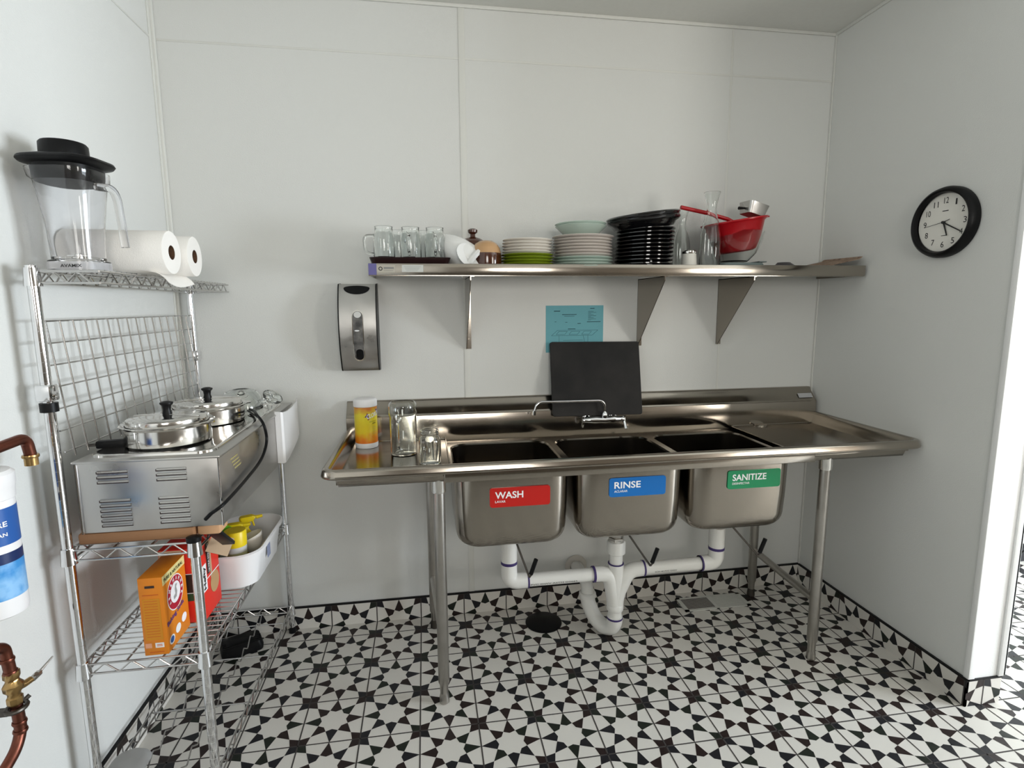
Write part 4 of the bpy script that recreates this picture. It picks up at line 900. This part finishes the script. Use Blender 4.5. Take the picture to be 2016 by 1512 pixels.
text('Baking Soda', 'lettering', M_purplei, t, (xf+.0002, -.922, ZL+.070), (0, 1, .18), (0, -.18, 1), height=.018, width=.105, bold=.02)
for yy_, zz_ in ((-.905, ZL+.028), (-.865, ZL+.038), (-.825, ZL+.048)):
    side_poly([(yy_+.016*math.cos(2*PI*k/20), zz_+.013*math.sin(2*PI*k/20)) for k in range(20)], M_inkw, 'round_badge', .0003)
side_poly([(-.905+.011*math.cos(2*PI*k/20), ZL+.028+.009*math.sin(2*PI*k/20)) for k in range(20)], M_lblue, 'round_badge', .0006)
t = boxthing('trash_bag_box', 'red trash bag box behind the baking soda on the lower shelf', 'box', -1.150, -1.036, -.778, -.640, ZL, ZL+.235, M_redbox)
q = MB(); yf = -.7784
q.mi = 0; q.box(-1.148, -1.062, yf-.0004, yf, ZL+.095, ZL+.155); q.mi = 1; q.box(-1.148, -1.062, yf-.0005, yf, ZL+.070, ZL+.094); q.mi = 2; q.box(-1.148, -1.062, yf-.0007, yf, ZL+.094, ZL+.096); q.box(-1.148, -1.060, yf-.0007, yf, ZL+.155, ZL+.157)
q.mi = 3; q.box(-1.148, -1.085, yf-.0006, yf, ZL+.185, ZL+.233)
q.mi = 2; q.box(-1.0355, -1.0350, -.774, -.742, ZL+.088, ZL+.172); q.mi = 0; q.box(-1.0355, -1.0350, -.735, -.712, ZL+.13, ZL+.233); q.mi = 3; q.box(-1.0355, -1.0350, -.712, -.700, ZL+.10, ZL+.233)
q.mi = 2; q.box(-1.0355, -1.0349, -.742, -.645, ZL+.118, ZL+.121); q.mi = 4; q.lathe([(.034, 0), (.034, .0006), (0, .0006)], (-1.0355, -.685, ZL+.085), 24, axis=(1, 0, 0))
q.build('box_print', [M_darkbox, M_dgreen, M_inkw, M_card, pmat('tan_print', (.45, .27, .12), .6)], t)
text('Hefty', 'lettering', M_ink, t, (-1.0349, -.748, ZL+.094), (0, 0, 1), (0, -1, 0), height=.021, width=.072, bold=.03, depth=.0008)
text('ULTRA STRONG', 'lettering', M_inkw, t, (-1.0349, -.717, ZL+.135), (0, 0, 1), (0, -1, 0), height=.010, width=.09, bold=.02, depth=.0008)
text('7', 'lettering', M_inkw, t, (-1.120, yf, ZL+.112), (1, 0, 0), (0, 0, 1), height=.030, width=.020, bold=.03, depth=.0012)
text('20', 'lettering', M_card, t, (-1.115, yf, ZL+.100), (1, 0, 0), (0, 0, 1), height=.009, depth=.0012)

bk = thing('plastic_basket', 'white plastic basket with cleaning supplies overhanging the lower shelf', 'basket', (-1.03, -.43, ZL))
q = MB()
def br(cx_, cy_, w, d, r, z_): return [(x, y, z_) for x, y in rrect(cx_, cy_, w, d, r, 7)]
bcx, bcy = -1.030, -.430
q.loft([br(bcx, bcy, .150, .30, .05, ZL), br(bcx, bcy, .168, .33, .06, ZL+.006), br(bcx, bcy, .198, .375, .07, ZL+.112), br(bcx, bcy, .215, .392, .078, ZL+.114), br(bcx, bcy, .220, .398, .08, ZL+.128), br(bcx, bcy, .208, .386, .076, ZL+.132), br(bcx, bcy, .192, .37, .07, ZL+.126), br(bcx, bcy, .160, .32, .05, ZL+.010)], cap0=True, cap1=True)
bo = q.build('tub', M_white, bk, sharp=50)
q = MB(); q.box(bcx+.1005, bcx+.1018, -.49, -.455, ZL+.060, ZL+.105); o = q.build('price_sticker', pmat('blue_grey_sticker', (.25, .28, .42), .5), bo)
t = thing('yellow_cap_canister', 'powder canister with wide yellow cap in the white basket', 'canister', (-1.012, -.545, ZL+.020))
q = MB(); q.lathe([(0, 0), (.033, 0), (.033, .118), (0, .118)], n=32); q.build('can_body', pmat('olive_can', (.42, .42, .22), .4), t, world=False)
q = MB(); q.lathe([(.0335, .100), (.0335, .120)], n=32, cap=False); q.build('can_label', pmat('grey_label', (.55, .55, .55), .5), t, world=False)
q = MB(); q.lathe([(.0345, .120), (.0350, .170), (.033, .173), (0, .173)], n=32); q.build('yellow_cap', M_yellow, t, world=False)
def spray(lb, loc, rz, tilt):
    t_ = thing('spray_bottle', lb, 'spray bottle', loc, rot=(math.radians(tilt), 0, math.radians(rz)), group='spray bottles in the basket')
    q_ = MB(); q_.lathe([(0, 0), (.024, 0), (.026, .004), (.026, .075), (.022, .10), (.012, .118), (.011, .13), (0, .13)], n=24); q_.build('bottle', M_yellow, t_, world=False)
    q_ = MB(); q_.loft([[(x, y, z_) for x, y in rrect(cx_, 0, w, .022, .008, 4)] for cx_, w, z_ in ((.0, .026, .128), (.0, .03, .145), (.006, .05, .150), (.010, .06, .162), (.006, .045, .168))], cap0=True, cap1=True); q_.tube([(.038, 0, .157), (.060, 0, .158)], [.007, .0055], 10); q_.tube([(.024, 0, .15), (.030, 0, .125)], [.004, .003], 8); q_.build('trigger_head', M_yellow, t_, world=False)
    return t_
spray('yellow spray bottle behind the yellow canister in the basket', (-1.055, -.445, ZL+.012), 15, 3)
spray('yellow spray bottle at the far end of the basket, nozzle to the right', (-1.035, -.375, ZL+.012), 25, 4)
t = thing('bowl_in_basket', 'small cream plastic bowl nested in the white basket', 'bowl', (-.985, -.44, ZL+.07), rot=(0, math.radians(-20), 0))
q = MB(); q.lathe([(0, 0), (.02, 0), (.040, .03), (.048, .058), (.045, .058), (.037, .032), (0, .006)], n=28, cap=False); q.build('bowl_body', M_cream, t, world=False)
q = MB(); q.M = Matrix.Translation((-1.075, -.50, ZL+.150)) @ Matrix.Rotation(math.radians(30), 4, 'Y') @ Matrix.Rotation(math.radians(20), 4, 'X'); q.box(-.025, .025, -.018, .018, -.06, .05, .005); tag(q.build('green_sponge', M_lgreen), 'bright green sponge pack at the back of the basket', 'sponge')
q = MB(); q.M = Matrix.Translation((-1.090, -.555, ZL+.125)) @ Matrix.Rotation(math.radians(25), 4, 'Y'); q.box(-.03, .03, -.02, .02, -.10, .05, .004); tag(q.build('amber_pack', pmat('rust_orange', (.35, .10, .01), .5)), 'rust orange packet left of the yellow canister in the basket', 'packet')
q = MB(); q.M = Matrix.Translation((-.992, -.735, .738)) @ Matrix.Rotation(math.radians(25), 4, 'Z') @ Matrix.Rotation(math.radians(58), 4, 'X') @ Matrix.Rotation(math.radians(-28), 4, 'Z'); q.box(-.032, .032, -.028, .028, -.001, .001); tag(q.build('cardboard_tag', pmat('tan_card', (.52, .38, .25), .8)), 'small square of tan cardboard above the red box', 'card')
t = thing('black_strap', 'black plastic strap with metal clip hanging off the middle shelf', 'strap', (-.985, -.86, .80))
q = MB(); q.M = Matrix.Translation((-.960, -.80, .795)) @ Matrix.Rotation(math.radians(-38), 4, 'X'); q.box(-.018, .018, -.075, .065, -.012, -.002, .002); q.build('strap_body', M_black, t)
q = MB(); q.tube(catmull([(-.975, -.86, .838), (-.962, -.84, .842), (-.955, -.80, .828), (-.965, -.77, .812)], 5), .0045, 8); q.build('clip', M_polish, t)
# things on the floor under the rack
t = thing('bait_box', 'black ribbed plastic box on the floor under the rack', 'bait box', (-1.17, -.125, 0), rz=math.radians(25))
q = MB(); q.loft([[(x, y, z_) for x, y in rrect(0, 0, w, w*.62, .02, 5)] for w, z_ in ((.16, .0008), (.165, .02), (.15, .045), (.10, .055))], cap0=True, cap1=True)
for k in range(4): q.box(-.075, .075, -.048+k*.012, -.043+k*.012, .045, .052)
q.build('box_shell', M_black, t, world=False)
q = MB(); q.loft([[(x, y, z_) for x, y in rrect(-1.245, -.868, w, .10, .03, 6)] for w, z_ in ((.10, .130), (.106, .138), (.09, .146), (.06, .150))], cap0=True, cap1=True)
tag(q.build('grey_container', M_grey), 'grey rounded container on the near end of the bottom shelf', 'container')

# ================================================================== LEFT WALL PLUMBING
wf_ = thing('water_filter', 'white water filter cartridge with blue label on the left wall', 'water filter', (-1.29, -1.175, .80))
FX, FY = -1.283, -1.175
q = MB(); q.lathe([(0, .800), (.035, .800), (.046, .806), (.048, .815), (.048, 1.05), (.047, 1.06), (.050, 1.062), (.051, 1.085), (.053, 1.09), (.053, 1.115), (.046, 1.122), (0, 1.124)], (FX, FY, 0), 36); q.build('housing', M_white, wf_)
for nm, z0, z1, m_ in (('upper_label', .965, 1.045, M_lblue), ('label_stripe', .925, .948, M_navy), ('lower_label', .846, .925, M_lblue2)):
    q = MB(); q.lathe([(.0484, z0), (.0484, z1)], (FX, FY, 0), 36, cap=False); q.build(nm, m_, wf_)
def ftext(s_, z0, h, w, off):
    c = bpy.data.curves.new('x', 'FONT'); c.body = s_; c.size = 1; c.offset = .02; tt = bpy.data.objects.new('x', c); COL.objects.link(tt)
    me = bpy.data.meshes.new_from_object(tt.evaluated_get(bpy.context.evaluated_depsgraph_get())); bpy.data.objects.remove(tt)
    xs = [v_.co.x for v_ in me.vertices]; x0, x1 = min(xs), max(xs); q_ = MB(); vs = []
    for v_ in me.vertices:
        a = math.radians(35)+((v_.co.x-x1)/(x1-x0)*w+off)/.0484; vs.append((FX+.0492*math.sin(a), FY-.0492*math.cos(a), z0+v_.co.y*h))
    q_.add(vs, [tuple(p.vertices) for p in me.polygons]); q_.build('lettering', M_inkw, wf_, flat=True)
ftext('CARE', 1.006, .016, .045, .030); ftext('OCEAN', .985, .011, .042, .028)
q = MB(); q.box(XL, FX, FY-.03, FY+.03, 1.09, 1.11); q.cyl((FX, FY, 1.12), (FX, FY, 1.165), .02); q.build('mounting_bracket', M_white, wf_)
cp = thing('copper_elbow', 'brown copper elbow fitting above the water filter', 'pipe fitting', (-1.28, -1.09, 1.15))
q = MB(); q.tube(fillet([(-1.283, -1.170, 1.158), (-1.275, -1.12, 1.163), (-1.268, -1.058, 1.168), (-1.268, -1.050, 1.125)], .03, 8), [.012]*18, 16); q.build('elbow', M_copper, cp)
q = MB(); q.lathe([(.016, 1.118), (.017, 1.121), (.016, 1.125)], (-1.268, -1.050, 0), 18); q.lathe([(.0135, 1.100), (.0135, 1.118)], (-1.268, -1.050, 0), 18); q.build('brass_ring', M_brass, cp)
q = MB(); q.tube([(-1.283, -1.165, 1.158), (-1.279, -1.148, 1.160)], .0155, 14); q.build('solder_joint', M_polish, cp)
cv = thing('copper_pipe_valve', 'copper pipe with brass ball valve low on the left wall', 'pipe', (-1.27, -1.19, .6))
q = MB(); q.tube(catmull([(-1.275, -1.30, .742), (-1.272, -1.235, .747), (-1.270, -1.205, .735), (-1.270, -1.198, .705), (-1.270, -1.194, .67)], 6), .0115, 14)
q.tube(catmull([(-1.270, -1.192, .60), (-1.270, -1.190, .555), (-1.270, -1.192, .525), (-1.270, -1.212, .497), (-1.272, -1.245, .478), (-1.275, -1.28, .46)], 6), .0115, 14)
for p_, z_ in (((-1.270, -1.1985), .705), ((-1.270, -1.194), .672), ((-1.270, -1.190), .548), ((-1.270, -1.191), .528)): q.lathe([(.013, -.004), (.0142, 0), (.013, .004)], (*p_, z_), 16)
q.build('copper_pipe', M_copper, cv)
q = MB(); q.lathe([(.013, .595), (.015, .600), (.015, .612), (.012, .615), (.012, .622), (.018, .630), (.019, .642), (.013, .650), (.012, .655), (.0155, .660), (.0155, .672), (.012, .676)], (-1.270, -1.193, 0), 8); q.tube([(-1.270, -1.193, .632), (-1.262, -1.172, .627), (-1.258, -1.158, .627)], [.010, .008, .0075], 10); q.build('valve_body', M_brass, cv)
q = MB(); q.box(-1.262, -1.250, -1.160, -1.132, .622, .632, .002); q.cyl((-1.256, -1.150, .628), (-1.250, -1.150, .634), .005); q.tube([(-1.256, -1.132, .628), (-1.25, -1.095, .640)], [.0035, .002], 8); q.build('valve_lever', M_galv, cv)
q = MB(); q.tube([(-1.27+.017*math.cos(a), -1.192+.020*math.sin(a), .585) for a in [2*PI*k/18 for k in range(18)]], .005, 8, closed=True); q.tube([(-1.27, -1.172, .585), (-1.262, -1.162, .592)], .005, 8); q.box(XL, -1.285, -1.20, -1.185, .570, .582); q.build('pipe_clamp', M_darkmetal, cv)
# cable in the next room
q = MB(); q.tube(catmull([(2.83, -.03, .02), (2.93, -.03, .06), (3.05, -.025, .16), (3.15, -.02, .30)], 6), .005, 8); tag(q.build('loose_cable', M_black), 'thin dark cable against the wall of the next room', 'cable')
